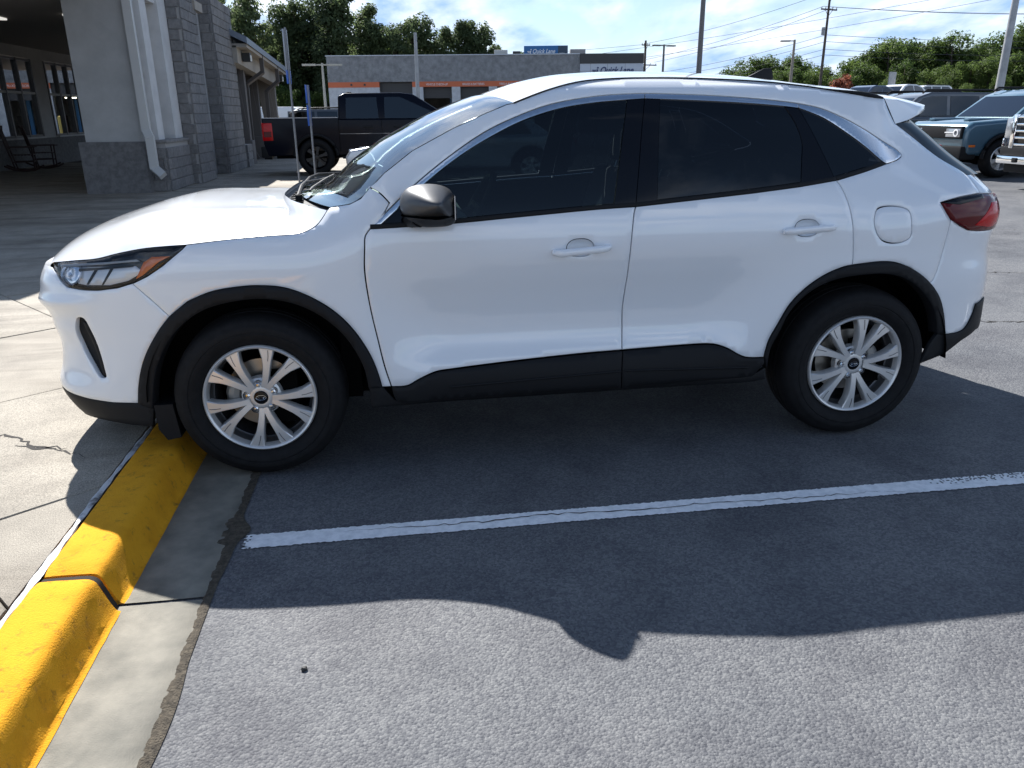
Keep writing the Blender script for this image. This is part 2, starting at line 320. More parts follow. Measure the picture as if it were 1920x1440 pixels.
for i in range(-22, 30):
    for j in range(-14, 34):
        a0, b0 = -1.12 + i * SP, .172 + j * SP; gp = .0032
        sq = [(a0 + gp, b0 + gp), (a0 + SP - gp, b0 + gp), (a0 + SP - gp, b0 + SP - gp), (a0 + gp, b0 + SP - gp)]
        P = [(a * ux - b * uy, a * uy + b * ux) for a, b in sq]
        cx = sum(p[0] for p in P) / 4; cy = sum(p[1] for p in P) / 4
        if cy > 12.7: P = clip(P, 0, 9)
        else: P = clip(P, 0, -.582)
        P = clip(clip(P, 1, -5, False), 0, -15, False); P = clip(P, 1, 24)
        if len(P) < 3 or False: continue
        if cy > 12 and cx > -.3 and cy < 14: continue
        ax = sum(p[0] for p in P) / len(P); ay = sum(p[1] for p in P) / len(P)
        if ax < -6.5 and ay < 5: continue
        n = len(P); rnd = random.Random(i * 100 + j); zt = .13 + rnd.uniform(-.0015, .0015)
        inn = [(p[0] + (ax - p[0]) * .006, p[1] + (ay - p[1]) * .006) for p in P]
        V = [(p[0], p[1], .105) for p in P] + [(p[0], p[1], zt - .006) for p in P] + [(p[0], p[1], zt) for p in inn]
        F = [(k, (k + 1) % n, n + (k + 1) % n, n + k) for k in range(n)] + [(n + k, n + (k + 1) % n, 2 * n + (k + 1) % n, 2 * n + k) for k in range(n)] + [tuple(range(2 * n, 3 * n))]
        mk("paving_slab", V, F, MSIDE, WALK, smooth=False); nslab += 1
# white sealant line behind the kerb
MSEAL = pmat("sealant_white", (.55, .55, .56), .6, col2=(.10, .09, .08), vscale=11, ramp=(.36, .50))
V = []; F = []; n = 500
for k in range(n + 1):
    y = -5 + 14 * k / n; w = .011 + .003 * math.sin(y * 13) + .002 * math.sin(y * 47); c = -.567 + .003 * math.sin(y * 5.1); V += [(c - w, y, .131), (c, y, .1355), (c + w, y, .131)]
for k in range(n): F += [(k * 3, k * 3 + 1, (k + 1) * 3 + 1, (k + 1) * 3), (k * 3 + 1, k * 3 + 2, (k + 1) * 3 + 2, (k + 1) * 3 + 1)]
tag(mk("sealant_line", V, F, MSEAL, None), kind="structure")
# cracks in the slabs
MCRK = pmat("crack_dark", (.03, .027, .024), .95)
def crack(name, pts, w, z, par, seed=1, rough=.02):
    rnd = random.Random(seed); P = []
    for a, b in zip(pts, pts[1:]):
        k = max(2, int(math.dist(a, b) / .025))
        for i in range(k):
            u = i / k; P.append((a[0] + (b[0] - a[0]) * u + rnd.gauss(0, rough * .35), a[1] + (b[1] - a[1]) * u + rnd.gauss(0, rough * .35)))
    P.append(pts[-1]); V = []; F = []
    for i, p in enumerate(P):
        q = P[min(i + 1, len(P) - 1)]; r = P[max(0, i - 1)]; d = Vector((q[0] - r[0], q[1] - r[1])).normalized(); ww = w * rnd.uniform(.3, 1.2) * min(1, 4 * min(i + .3, len(P) - i - .7) / len(P))
        V += [(p[0] - d.y * ww, p[1] + d.x * ww, z), (p[0] + d.y * ww, p[1] - d.x * ww, z)]
    for i in range(len(P) - 1): F.append((2 * i, 2 * i + 1, 2 * i + 3, 2 * i + 2))
    return mk(name, V, F, MCRK, par, smooth=False)
crack("surface_crack", [(-1.5, .62), (-1.23, .39), (-1.05, .25), (-.88, .14), (-.72, .02)], .007, .1325, WALK, 3, .03)
crack("surface_crack", [(-1.1, .22), (-.98, .17), (-.86, .16)], .010, .1325, WALK, 4, .03)
# parking stripe
MSTR = pmat("stripe_white", (.86, .86, .86), .7, col2=(.66, .67, .68), vscale=30, bump=.4, bscale=190, bdist=.004, ramp=(.3, .6))
def stripe(x0, x1, yc, w, seed, wear=None, slope=0):
    rnd = random.Random(seed); V = []; F = []; n = int((x1 - x0) / .008); m = 13
    for k in range(n + 1):
        x = x0 + (x1 - x0) * k / n; e0 = rnd.uniform(-.0035, .0035); e1 = rnd.uniform(-.0035, .0035); y = yc + slope * (x - x0)
        for j in range(m):
            v = j / (m - 1); V.append((x + (rnd.uniform(0, .03) if k == 0 else 0), y - w / 2 + w * v + (e0 if j == 0 else e1 if j == m - 1 else 0), gz(x, y) + .004))
    for k in range(n):
        for j in range(m - 1):
            x = x0 + (x1 - x0) * k / n
            if wear and wear(x, j / (m - 1), rnd): continue
            F.append((k * m + j, (k + 1) * m + j, (k + 1) * m + j + 1, k * m + j + 1))
    return mk("parking_stripe", V, F, MSTR, None, smooth=False)
def wear1(x, v, r):
    if x < .02 and r.random() < .3: return True
    if x > 2.75 and v > .45: return r.random() < min(.75, (x - 2.6) * .9) * (1 if v > .6 else .5)
    return False
o = stripe(-.02, 6.2, -.556, .098, 5, wear1, .005); tag(o, kind="structure")
crack("stripe_crack", [(.25, -.535), (.5, -.545), (.75, -.55), (.95, -.545), (1.15, -.53), (1.32, -.545), (1.5, -.555), (1.8, -.545), (2.1, -.56), (2.5, -.56), (2.72, -.59)], .0028, .0062, o, 8, .012)
MPEB = pmat("pebble_dark", (.02, .02, .02), .7)
def pebble(x, y, r, lab):
    bm = bmesh.new(); bmesh.ops.create_icosphere(bm, subdivisions=2, radius=r)
    for v in bm.verts: v.co *= random.uniform(.8, 1.15); v.co.z *= .7
    me = bpy.data.meshes.new("pebble"); bm.to_mesh(me); bm.free(); me.materials.append(MPEB); ob = link("pebble", me); ob.location = (x, y, r * .45); tag(ob, lab, "pebble")
pebble(.281, -1.303, .010, "dark pebble on the sunlit asphalt below the white stripe")
# long shallow cracks in the asphalt at the right
crack("asphalt_crack", [(3.9, 2.2), (4.6, 1.9), (5.5, 1.7), (7, 1.2)], .009, .003, LOT, 21, .04)
crack("asphalt_crack", [(3.8, 4.2), (5.2, 3.9), (7, 3.2)], .010, .005, LOT, 22, .05)
crack("asphalt_crack", [(4.2, 6.4), (6, 6.2), (9, 5.2)], .012, .08, LOT, 23, .05)
# ------------------------------------------------------------------ white SUV: skin as a wrapped surface, coordinates (s along the waist, z height) in metres
def lerp_tab(t):
    # natural cubic spline through table [(z,d)...]
    xs=[a for a,b in t]; ys=[b for a,b in t]; n=len(xs)
    h=[xs[i+1]-xs[i] for i in range(n-1)]
    # monotone-ish Hermite (Fritsch-Carlson finite differences)
    d=[(ys[i+1]-ys[i])/h[i] for i in range(n-1)]
    m=[d[0]]+[((d[i-1]*h[i]+d[i]*h[i-1])/(h[i]+h[i-1])) for i in range(1,n-1)]+[d[-1]]
    def f(x):
        if x<=xs[0]: return ys[0]+m[0]*(x-xs[0])
        if x>=xs[-1]: return ys[-1]+m[-1]*(x-xs[-1])
        i=0
        while x>xs[i+1]: i+=1
        u=(x-xs[i])/h[i]; u2=u*u; u3=u2*u
        return (2*u3-3*u2+1)*ys[i]+(u3-2*u2+u)*h[i]*m[i]+(-2*u3+3*u2)*ys[i+1]+(u3-u2)*h[i]*m[i+1]
    return f
def sst(a,b,x):
    u=min(1,max(0,(x-a)/(b-a))); return u*u*(3-2*u)
PLAN=[(-.945,.94),(-.944,.80),(-.94,.65),(-.932,.50),(-.912,.36),(-.87,.25),(-.80,.165),(-.68,.10),(-.52,.052),(-.32,.018),(-.1,.003),(.2,0),(.6,0),(1.1,0),(1.6,0),(2.1,0),(2.5,0),(2.8,.004),(3.05,.02),(3.2,.042),(3.3,.073),(3.37,.112),(3.43,.168),(3.49,.242),(3.55,.345),(3.60,.50),(3.625,.7),(3.63,.82),(3.63,.94)]
def _plan():
    n=len(PLAN); pts=[]
    def g(i): 
        if i<0: return (2*PLAN[0][0]-PLAN[0][0],2*.94-PLAN[1][1])
        if i>=n: return (PLAN[-1][0],2*.94-PLAN[-2][1])
        return PLAN[i]
    for i in range(n-1):
        p0,p1,p2,p3=g(i-1),g(i),g(i+1),g(i+2)
        d=lambda a,b: max(1e-6,math.hypot(a[0]-b[0],a[1]-b[1]))**.5
        t1=d(p0,p1);t2=t1+d(p1,p2);t3=t2+d(p2,p3)
        for k in range(12):
            t=t1+(t2-t1)*k/12
            r=[]
            for c in (0,1):
                A1=(t1-t)/t1*p0[c]+t/t1*p1[c]; A2=(t2-t)/(t2-t1)*p1[c]+(t-t1)/(t2-t1)*p2[c]; A3=(t3-t)/(t3-t2)*p2[c]+(t-t2)/(t3-t2)*p3[c]
                B1=(t2-t)/t2*A1+t/t2*A2; B2=(t3-t)/(t3-t1)*A2+(t-t1)/(t3-t1)*A3
                r.append((t2-t)/(t2-t1)*B1+(t-t1)/(t2-t1)*B2)
            pts.append(tuple(r))
    pts.append(PLAN[-1])
    S=[0]
    for a,b in zip(pts,pts[1:]): S.append(S[-1]+math.hypot(b[0]-a[0],b[1]-a[1]))
    # zero at x=0
    for i in range(len(pts)-1):
        if pts[i][0]<=0<=pts[i+1][0]: z=S[i]+(S[i+1]-S[i])*(0-pts[i][0])/(pts[i+1][0]-pts[i][0]); break
    return pts,[s-z for s in S]
PP,SS=_plan(); S0,S1=SS[0],SS[-1]
def plan(s):
    i=min(len(SS)-2,max(0,bisect.bisect_right(SS,s)-1)); u=(s-SS[i])/(SS[i+1]-SS[i])
    a,b=PP[i],PP[i+1]; x=a[0]+(b[0]-a[0])*u; y=a[1]+(b[1]-a[1])*u
    def tan(j):
        j0=max(0,j-1);j1=min(len(PP)-1,j+1); dx=PP[j1][0]-PP[j0][0];dy=PP[j1][1]-PP[j0][1]
        if j==0 : dx,dy=0,-1
        if j==len(PP)-1: dx,dy=0,1
        l=math.hypot(dx,dy); return dx/l,dy/l
    ta,tb=tan(i),tan(i+1); tx=ta[0]+(tb[0]-ta[0])*u; ty=ta[1]+(tb[1]-ta[1])*u; l=math.hypot(tx,ty)
    return x,y,-ty/l,tx/l     # inward normal (-ty,tx): on side tangent=(1,0) -> (0,1)
TD=lerp_tab([(.15,.10),(.2,.07),(.27,.03),(.35,.006),(.42,.008),(.47,.022),(.52,.044),(.58,.060),(.65,.062),(.75,.046),(.85,.021),(.93,.006),(1.0,.005),(1.05,.012),(1.1,.024),(1.2,.055),(1.3,.09),(1.4,.13),(1.5,.172),(1.56,.207),(1.6,.248),(1.63,.30),(1.65,.36),(1.68,.50)])
TF=lerp_tab([(.15,.05),(.25,.02),(.35,.0),(.6,0),(.8,0),(.9,.004),(.95,.012),(1.0,.028),(1.05,.055),(1.1,.10),(1.15,.155),(1.2,.21),(1.3,.32)])
TN=lerp_tab([(.12,.20),(.18,.12),(.25,.06),(.31,.025),(.39,0),(.48,.025),(.58,.036),(.7,.008),(.79,0),(.85,.006),(.9,.03),(.95,.07),(1.0,.13),(1.1,.28)])
TR=lerp_tab([(.15,.14),(.25,.06),(.35,.02),(.45,0),(.6,0),(.75,.004),(.85,.02),(.95,.014),(1.05,.0),(1.11,.004),(1.18,.04),(1.25,.085),(1.35,.15),(1.45,.215),(1.55,.30),(1.65,.42)])
def depth(s,z):
    d=TD(z)
    wf=sst(.62,.15,s); d=d*(1-wf)+TF(z)*wf
    wn=sst(-.38,-.85,s); d=d*(1-wn)+TN(z)*wn
    d-=.016*math.exp(-((z-.775-.05*(s+.8))/.028)**2)*sst(-.55,-.75,s)-.010*math.exp(-((z-.70-.05*(s+.8))/.035)**2)*sst(-.60,-.78,s)
    wr=sst(2.75,3.25,s); d=d*(1-wr)+TR(z)*wr
    wz=sst(.98,1.4,z)
    d+=wz*(.05*max(0,min(1,(.9-s)/.7))**2+.10*max(0,min(1.3,(s-2.0)/1.1))**2)
    for c in (0,2.71):
        r=math.hypot(s-c,z-.352); w=sst(.86,.44,r)*sst(1.05,.84,z)
        d=d*(1-w)
    return d
def surf(s,z,off=0.0):
    x,y,nx,ny=plan(s); d=depth(s,z)+off
    return (x+nx*d,y+ny*d,z)

L = {
  'hoodshut': [[-0.216,1.011],[-0.062,1.026],[0.089,1.035],[0.215,1.041],[0.262,1.055],[0.292,1.072],[0.318,1.102],[0.333,1.124]],
  'lamptop': [[-0.886,0.926],[-0.717,0.944],[-0.596,0.957],[-0.501,0.979],[-0.392,0.999],[-0.299,1.007],[-0.216,1.011]],
  'lampbot': [[-0.216,1.011],[-0.234,0.994],[-0.314,0.932],[-0.378,0.893],[-0.442,0.864],[-0.508,0.845],[-0.593,0.834],[-0.659,0.835],[-0.732,0.843],[-0.765,0.864],[-0.806,0.894],[-0.886,0.926]],
  'wsedge': [[0.342,1.129],[0.377,1.132],[0.428,1.148],[0.472,1.169],[0.538,1.234],[0.57,1.265],[0.69,1.351],[0.865,1.437],[0.996,1.491],[1.085,1.524],[1.117,1.53]],
  'fseam': [[0.509,1.212],[0.55,1.19],[0.586,1.153]],
  'fseam2': [[0.586,1.153],[0.554,1.103],[0.515,1.065]],
  'doorfront': [[0.504,1.055],[0.483,1.028],[0.477,0.978],[0.471,0.885],[0.483,0.737],[0.506,0.594],[0.528,0.47],[0.55,0.385]],
  'doorfrontlow': [[0.55,0.385],[0.556,0.343],[0.573,0.314],[0.605,0.303]],
  'fdoorbot': [[0.55,0.385],[0.616,0.385],[0.674,0.413],[0.743,0.439],[0.811,0.446],[1.104,0.467],[1.404,0.483],[1.575,0.488]],
  'doormid': [[1.609,1.115],[1.601,1.088],[1.589,0.97],[1.584,0.804],[1.578,0.681],[1.58,0.572],[1.575,0.488]],
  'doormidlow': [[1.575,0.488],[1.568,0.41],[1.571,0.311]],
  'rdoorbot': [[1.575,0.488],[1.71,0.492],[1.865,0.496],[1.979,0.497],[2.02,0.491],[2.071,0.471],[2.113,0.446],[2.152,0.431],[2.236,0.427]],
  'archR': [[2.236,0.427],[2.251,0.504],[2.286,0.578],[2.336,0.671],[2.403,0.742],[2.487,0.798],[2.574,0.831],[2.612,0.837],[2.742,0.847],[2.823,0.84],[2.909,0.81],[3.001,0.752],[3.078,0.672],[3.124,0.578],[3.151,0.484]],
  'archRin': [[2.252,0.375],[2.26,0.466],[2.29,0.538],[2.333,0.635],[2.413,0.72],[2.521,0.772],[2.656,0.792],[2.791,0.79],[2.901,0.756],[2.997,0.685],[3.066,0.597],[3.103,0.489]],
  'doorrear': [[2.521,1.201],[2.539,1.181],[2.57,1.112],[2.588,1.037],[2.603,0.941],[2.611,0.883],[2.612,0.837]],
  'beltf': [[0.504,1.055],[0.559,1.057],[0.843,1.069],[1.144,1.089],[1.454,1.109],[1.609,1.115]],
  'beltr': [[1.609,1.115],[1.881,1.137],[2.132,1.158],[2.348,1.179],[2.521,1.201],[2.666,1.233],[2.788,1.264]],
  'chromeout': [[0.515,1.065],[0.594,1.137],[0.726,1.246],[0.859,1.34],[0.991,1.419],[1.126,1.477],[1.259,1.52],[1.396,1.545],[1.532,1.559],[1.683,1.564]],
  'chromein': [[0.545,1.068],[0.637,1.144],[0.751,1.238],[0.882,1.328],[1.017,1.402],[1.15,1.461],[1.303,1.505],[1.438,1.526],[1.602,1.539],[1.679,1.543]],
  'chromeout2': [[1.683,1.564],[1.916,1.557],[2.165,1.541],[2.318,1.526],[2.371,1.519]],
  'chromein2': [[1.679,1.543],[1.911,1.534],[2.162,1.52],[2.305,1.508],[2.373,1.5]],
  'chromeout3': [[2.371,1.519],[2.476,1.499],[2.581,1.46],[2.692,1.408],[2.783,1.359],[2.864,1.316],[2.88,1.297],[2.854,1.28],[2.788,1.264]],
  'chromein3': [[2.373,1.5],[2.483,1.461],[2.576,1.409],[2.683,1.339],[2.768,1.273],[2.788,1.264]],
  'pillarB1': [[1.602,1.539],[1.554,1.322],[1.512,1.111]],
  'pillarBmid': [[1.679,1.543],[1.656,1.426],[1.609,1.115]],
  'pillarB2': [[1.747,1.54],[1.722,1.34],[1.704,1.124]],
  'glassRrear': [[2.305,1.508],[2.351,1.436],[2.375,1.364],[2.367,1.287],[2.354,1.181]],
  'doorrearup': [[2.373,1.5],[2.432,1.396],[2.485,1.285],[2.521,1.201]],
  'groove': [[1.117,1.53],[1.262,1.579],[1.414,1.614],[1.566,1.626],[1.708,1.629],[1.939,1.626],[2.237,1.611],[2.404,1.594],[2.554,1.575],[2.714,1.557],[2.83,1.54]],
  'spoilgap': [[2.83,1.54],[2.846,1.485],[2.874,1.433]],
  'hatch': [[2.874,1.433],[3.004,1.361],[3.129,1.281],[3.287,1.202],[3.29,1.164],[3.288,1.126]],
  'tltop': [[3.288,1.126],[3.144,1.117],[3.028,1.096]],
  'tlbot': [[3.028,1.096],[3.055,1.052],[3.08,1.021],[3.138,0.99],[3.193,0.968],[3.263,0.96]],
  'rseam': [[3.08,1.021],[3.073,0.906],[3.034,0.749],[3.016,0.736]],
  'rbumpbot': [[3.151,0.484],[3.265,0.493],[3.315,0.552],[3.335,0.61]],
  'rdarkbot': [[3.037,0.349],[3.166,0.385],[3.266,0.44]],
  'archF': [[-0.5,0.358],[-0.484,0.441],[-0.448,0.543],[-0.388,0.642],[-0.321,0.722],[-0.234,0.788],[-0.139,0.825],[-0.038,0.841],[0.052,0.844],[0.15,0.831],[0.245,0.79],[0.341,0.721],[0.413,0.635],[0.469,0.53],[0.497,0.442],[0.509,0.385]],
  'archFin': [[-0.441,0.334],[-0.419,0.441],[-0.39,0.526],[-0.326,0.633],[-0.254,0.705],[-0.163,0.758],[-0.045,0.786],[0.054,0.791],[0.159,0.773],[0.262,0.724],[0.35,0.646],[0.407,0.559],[0.441,0.471],[0.453,0.384]],
  'bseam': [[-0.442,0.864],[-0.373,0.794],[-0.314,0.728]],
  'fbumpbot': [[-1.638,0.425],[-1.3,0.42],[-1.05,0.405],[-0.9,0.388],[-0.8,0.375],[-0.726,0.365],[-0.613,0.357],[-0.5,0.358]],
  'chinbot': [[-1.638,0.255],[-1.2,0.25],[-0.956,0.248],[-0.667,0.259],[-0.46,0.25]],
  'vent': [[-0.73,0.702],[-0.708,0.718],[-0.683,0.715],[-0.662,0.671],[-0.645,0.594],[-0.629,0.495],[-0.628,0.468],[-0.655,0.464],[-0.694,0.514],[-0.738,0.583],[-0.746,0.653]],
  'fuel': [[2.695,1.043],[2.713,1.079],[2.8,1.087],[2.864,1.066],[2.879,1.009],[2.879,0.951],[2.821,0.927],[2.742,0.942],[2.7,0.997]],
  'silltop': [[0.509,0.385],[0.547,0.348]],
  'sillbot': [[0.46,0.29],[1.579,0.296],[2.189,0.308],[2.258,0.317]],
  'clbot': [[0.593,0.304],[0.932,0.304],[1.571,0.311],[2.186,0.337]],
  'hf': [[1.245,0.938],[1.502,0.954]],
  'hr': [[2.263,0.995],[2.509,1.007]],
  'mold': [[2.563,1.577],[2.664,1.574],[2.734,1.567],[2.815,1.538]],
}
def inside(p, poly):
    x, y = p; c = False; n = len(poly); j = n - 1
    for i in range(n):
        xi, yi = poly[i]; xj, yj = poly[j]
        if (yi > y) != (yj > y) and x < (xj - xi) * (y - yi) / (yj - yi) + xi: c = not c
        j = i
    return c
def area2(P): return sum(P[i][0] * P[(i + 1) % len(P)][1] - P[(i + 1) % len(P)][0] * P[i][1] for i in range(len(P))) / 2
def clean(P, eps=.0015):
    out = []
    for p in P:
        if not out or math.dist(p, out[-1]) > eps: out.append(tuple(p))
    while len(out) > 2 and math.dist(out[0], out[-1]) <= eps: out.pop()
    return out
def offset_poly(P, g):
    n = len(P); out = []
    for i in range(n):
        a, b, c = P[i - 1], P[i], P[(i + 1) % n]
        d1 = (b[0] - a[0], b[1] - a[1]); d2 = (c[0] - b[0], c[1] - b[1]); l1 = math.hypot(*d1); l2 = math.hypot(*d2)
        n1 = (-d1[1] / l1, d1[0] / l1); n2 = (-d2[1] / l2, d2[0] / l2)
        m = (n1[0] + n2[0], n1[1] + n2[1]); l = math.hypot(*m)
        if l < 1e-3: out.append(b); continue
        m = (m[0] / l, m[1] / l); k = g / max(.35, m[0] * n1[0] + m[1] * n1[1])
        out.append((b[0] + m[0] * k, b[1] + m[1] * k))
    return out
def densify(P, h):
    out = []
    for i in range(len(P)):
        a, b = P[i], P[(i + 1) % len(P)]; k = max(1, int(math.dist(a, b) / h + .5))
        out += [(a[0] + (b[0] - a[0]) * j / k, a[1] + (b[1] - a[1]) * j / k) for j in range(k)]
    return out
def ln(*keys):
    """chains named lines (prefix - reverses), each smoothed on its own"""
    out = []
    for k in keys:
        if isinstance(k, str):
            r = k[0] == '-'; p = L[k.lstrip('-')]; p = p[::-1] if r else p
            out += catmull([tuple(q) for q in p], 6)
        else: out += [tuple(q) for q in k]
    return clean(out)
def snorm(s, z, off=0):
    e = .0015; a = Vector(surf(s + e, z, off)) - Vector(surf(s - e, z, off)); b = Vector(surf(s, z + e, off)) - Vector(surf(s, z - e, off))
    return a.cross(b).normalized()      # outwards (-y on the side)
def patch_geo(poly, off=0, h=.026, g=.003, depth=.02, holes=(), edge=.4, sfun=None, nfun=None):
    sfun = sfun or surf; nfun = nfun or snorm
    poly = clean(poly)
    if area2(poly) < 0: poly = poly[::-1]
    poly = clean(offset_poly(poly, g), .001); poly = densify(poly, h * .7)
    hp = []
    for H in holes:
        H = clean(H)
        if area2(H) > 0: H = H[::-1]
        hp.append(densify(clean(offset_poly(H, g), .001), h * .6))
    loops = [poly] + hp; pts = []; edges = []; lid = []
    for lp in loops:
        b = len(pts); pts += lp; edges += [(b + i, b + (i + 1) % len(lp)) for i in range(len(lp))]; lid.append((b, len(lp)))
    nb = len(pts)
    xs = [p[0] for p in poly]; zs = [p[1] for p in poly]
    grid = {}
    for p in pts: grid.setdefault((int(p[0] / h // 1), int(p[1] / h // 1)), []).append(p)
    r = 0; z = min(zs) + h * .5
    while z < max(zs):
        x = min(xs) + (h * .5 if r % 2 else 0)
        while x < max(xs):
            q = (x, z)
            if inside(q, poly) and not any(inside(q, H) for H in hp):
                cx, cz = int(x / h // 1), int(z / h // 1); ok = True
                for i in (-1, 0, 1):
                    for j in (-1, 0, 1):
                        for w in grid.get((cx + i, cz + j), ()):
                            if math.dist(w, q) < h * .5: ok = False
                if ok: pts.append(q)
            x += h
        z += h * .87; r += 1
    vo, eo, fo, ov, oe, of = delaunay_2d_cdt([Vector(p) for p in pts], edges, [], 1, 1e-6)
    vs2 = [(v.x, v.y) for v in vo]; faces = []
    for f in fo:
        c = (sum(vs2[i][0] for i in f) / 3, sum(vs2[i][1] for i in f) / 3)
        if not inside(c, poly) or any(inside(c, H) for H in hp): continue
        faces.append(tuple(f))
    V = [Vector(sfun(a, b, off)) for a, b in vs2]; N = [nfun(a, b, off) for a, b in vs2]
    inv = {}
    for i, o in enumerate(ov):
        for k in o: inv[k] = i
    VV = list(V); NN = list(N)
    for (b, n) in lid:
        loop = [inv.get(b + i) for i in range(n)]
        if any(i is None for i in loop): continue
        for i in range(n):
            a, c, d = VV[loop[i - 1]], VV[loop[i]], VV[loop[(i + 1) % n]]
            t = (d - a).normalized(); out = t.cross(N[loop[i]]).normalized()
            NN[loop[i]] = (N[loop[i]] + out * edge).normalized()
        base = len(VV)
        for i in range(n):
            t = (V[loop[(i + 1) % n]] - V[loop[i - 1]]).normalized(); out = t.cross(N[loop[i]]).normalized()
            VV.append(V[loop[i]]); NN.append((N[loop[i]] * .4 + out).normalized())
            VV.append(V[loop[i]] - N[loop[i]] * depth); NN.append(out)
        for i in range(n):
            j = (i + 1) % n; faces.append((base + 2 * j, base + 2 * i, base + 2 * i + 1, base + 2 * j + 1))
    return VV, NN, faces
YC = .94
def mir(V, N, F): return [Vector((v.x, 2 * YC - v.y, v.z)) for v in V], [Vector((n.x, -n.y, n.z)) for n in N], [tuple(f[::-1]) for f in F]
def patch(name, poly, m, parent, mirror='copy', mparent=None, **k):
    """mirror: copy = second object on the far side; join = same mesh; None"""
    V, N, F = patch_geo(poly, **k)
    V2, N2, F2 = mir(V, N, F)
    if mirror == 'join':
        b = len(V); V = V + V2; N = N + N2; F = F + [tuple(b + i for i in f) for f in F2]
    o = mk(name, V, F, m, parent, normals=[tuple(n) for n in N], world=True)
    o2 = None
    if mirror == 'copy': o2 = mk(name, V2, F2, m, mparent or parent, normals=[tuple(n) for n in N2], world=True)
    return o, o2
def loft(name, fn, m, parent, nt=40, nv=48, skirt=.012, flip=False):
    V = []; F = []
    for i in range(nt + 1):
        for j in range(nv + 1): V.append(Vector(fn(i / nt, -1 + 2 * j / nv)))
    w = nv + 1
    for i in range(nt):
        for j in range(nv):
            q = (i * w + j, (i + 1) * w + j, (i + 1) * w + j + 1, i * w + j + 1); F.append(q[::-1] if flip else q)
    o = mk(name, V, F, m, parent, world=True)
    return o
def on_line(P):
    """arc-length parametrised 3D polyline"""
    S = [0]
    for a, b in zip(P, P[1:]): S.append(S[-1] + (Vector(b) - Vector(a)).length)
    def f(t):
        s = t * S[-1]; i = min(len(P) - 2, max(0, bisect.bisect_right(S, s) - 1)); u = (s - S[i]) / max(1e-9, S[i + 1] - S[i])
        return Vector(P[i]).lerp(Vector(P[i + 1]), u)
    return f
def edge3(*keys, off=0): return on_line([surf(a, b, off) for a, b in ln(*keys)])

SUV = empty("parked_suv", (1.35, YC, 0), 0, "white compact SUV parked with its nose over the yellow kerb", "car")
# --- hood
eh = edge3('lamptop', 'hoodshut')
HCR = lerp_tab([(0, .005), (.1, .06), (.2, .10), (.3, .115), (.45, .108), (.6, .088), (.75, .066), (.9, .045), (1, .025)])
def hood(t, v):
    E = eh(t); a = 1 - abs(v)
    bow = -.11 * (1 - sst(0, .45, t)) - .235 * sst(.72, 1, t) ** 1.5
    crown = HCR(t)
    q = 1 - abs(v) ** 2.4
    bw = (1 - abs(v) ** (2.0 + 1.6 * t))
    g = .62 * (1 - (1 - a) ** 7) + .38 * q
    rid = .006 * math.exp(-((a - .30 - .12 * t) / .13) ** 2) * sst(.1, .4, t)
    y = E.y + (YC - E.y) * a if v < 0 else 2 * YC - (E.y + (YC - E.y) * a)
    return (E.x + bow * bw, y, E.z + crown * g + rid)
HOOD = loft("hood", hood, MW, SUV, 60, 72)
# --- windscreen
ew = on_line([surf(a, b) for a, b in ln([(.345, 1.135)], [tuple(q) for q in L['wsedge'][2:]])])
def ws(t, v):
    E = ew(t); q = 1 - v * v; y = YC + v * (YC - E.y)
    return (E.x - (.195 - .125 * t) * (1 - abs(v) ** 2.05), y, E.z + (.006 + .042 * sst(0, 1, t)) * q)
loft("windscreen", ws, MWS, SUV, 30, 40)
# black frit band round the windscreen
def frit(t0, t1, v0, v1, nt=24, nv=4):
    V = []; F = []
    for i in range(nt + 1):
        for j in range(nv + 1):
            t = t0 + (t1 - t0) * i / nt; v = v0 + (v1 - v0) * j / nv; p = Vector(ws(t, v)); p += Vector((.004, 0, -.006)); V.append(p)
    for i in range(nt):
        for j in range(nv): F.append((i * (nv + 1) + j, (i + 1) * (nv + 1) + j, (i + 1) * (nv + 1) + j + 1, i * (nv + 1) + j + 1))
    return V, F
bV = []; bF = []
for a in ((0, .022, -1, 1, 2, 40), (.975, 1, -1, 1, 2, 40), (0, 1, -1, -.965, 30, 2), (0, 1, .965, 1, 30, 2)):
    V, F = frit(*a[:4], nt=a[4], nv=a[5]); b = len(bV); bV += V; bF += [tuple(b + i for i in f) for f in F]
mk("windscreen_band", bV, bF, MTRIM, SUV, world=True)
# --- roof
eg = edge3('groove')
def roof(t, v):
    E = eg(t); q = 1 - abs(v) ** 2.2; y = YC + v * (YC - E.y - .004)
    return (E.x - .068 * (1 - sst(0, .35, t)) * (1 - v * v) + .12 * sst(.75, 1, t) * (1 - v * v), y, E.z + .001 + (.044 + .006 * math.sin(math.pi * t)) * q)
loft("roof", roof, MW, SUV, 60, 48)
# --- roof ditch moulding, black
for sgn in (0, 1):
    mb = MB(); P = []
    for i in range(41):
        p = eg(.995 * i / 40); P.append((p.x, p.y if not sgn else 2 * YC - p.y, p.z - .001))
    mb.tube(P, [.0045] * 34 + [.0055, .007, .009, .011, .012, .010, .005], 8).build("roof_moulding", MTRIM, SUV, smooth=True, world=True)
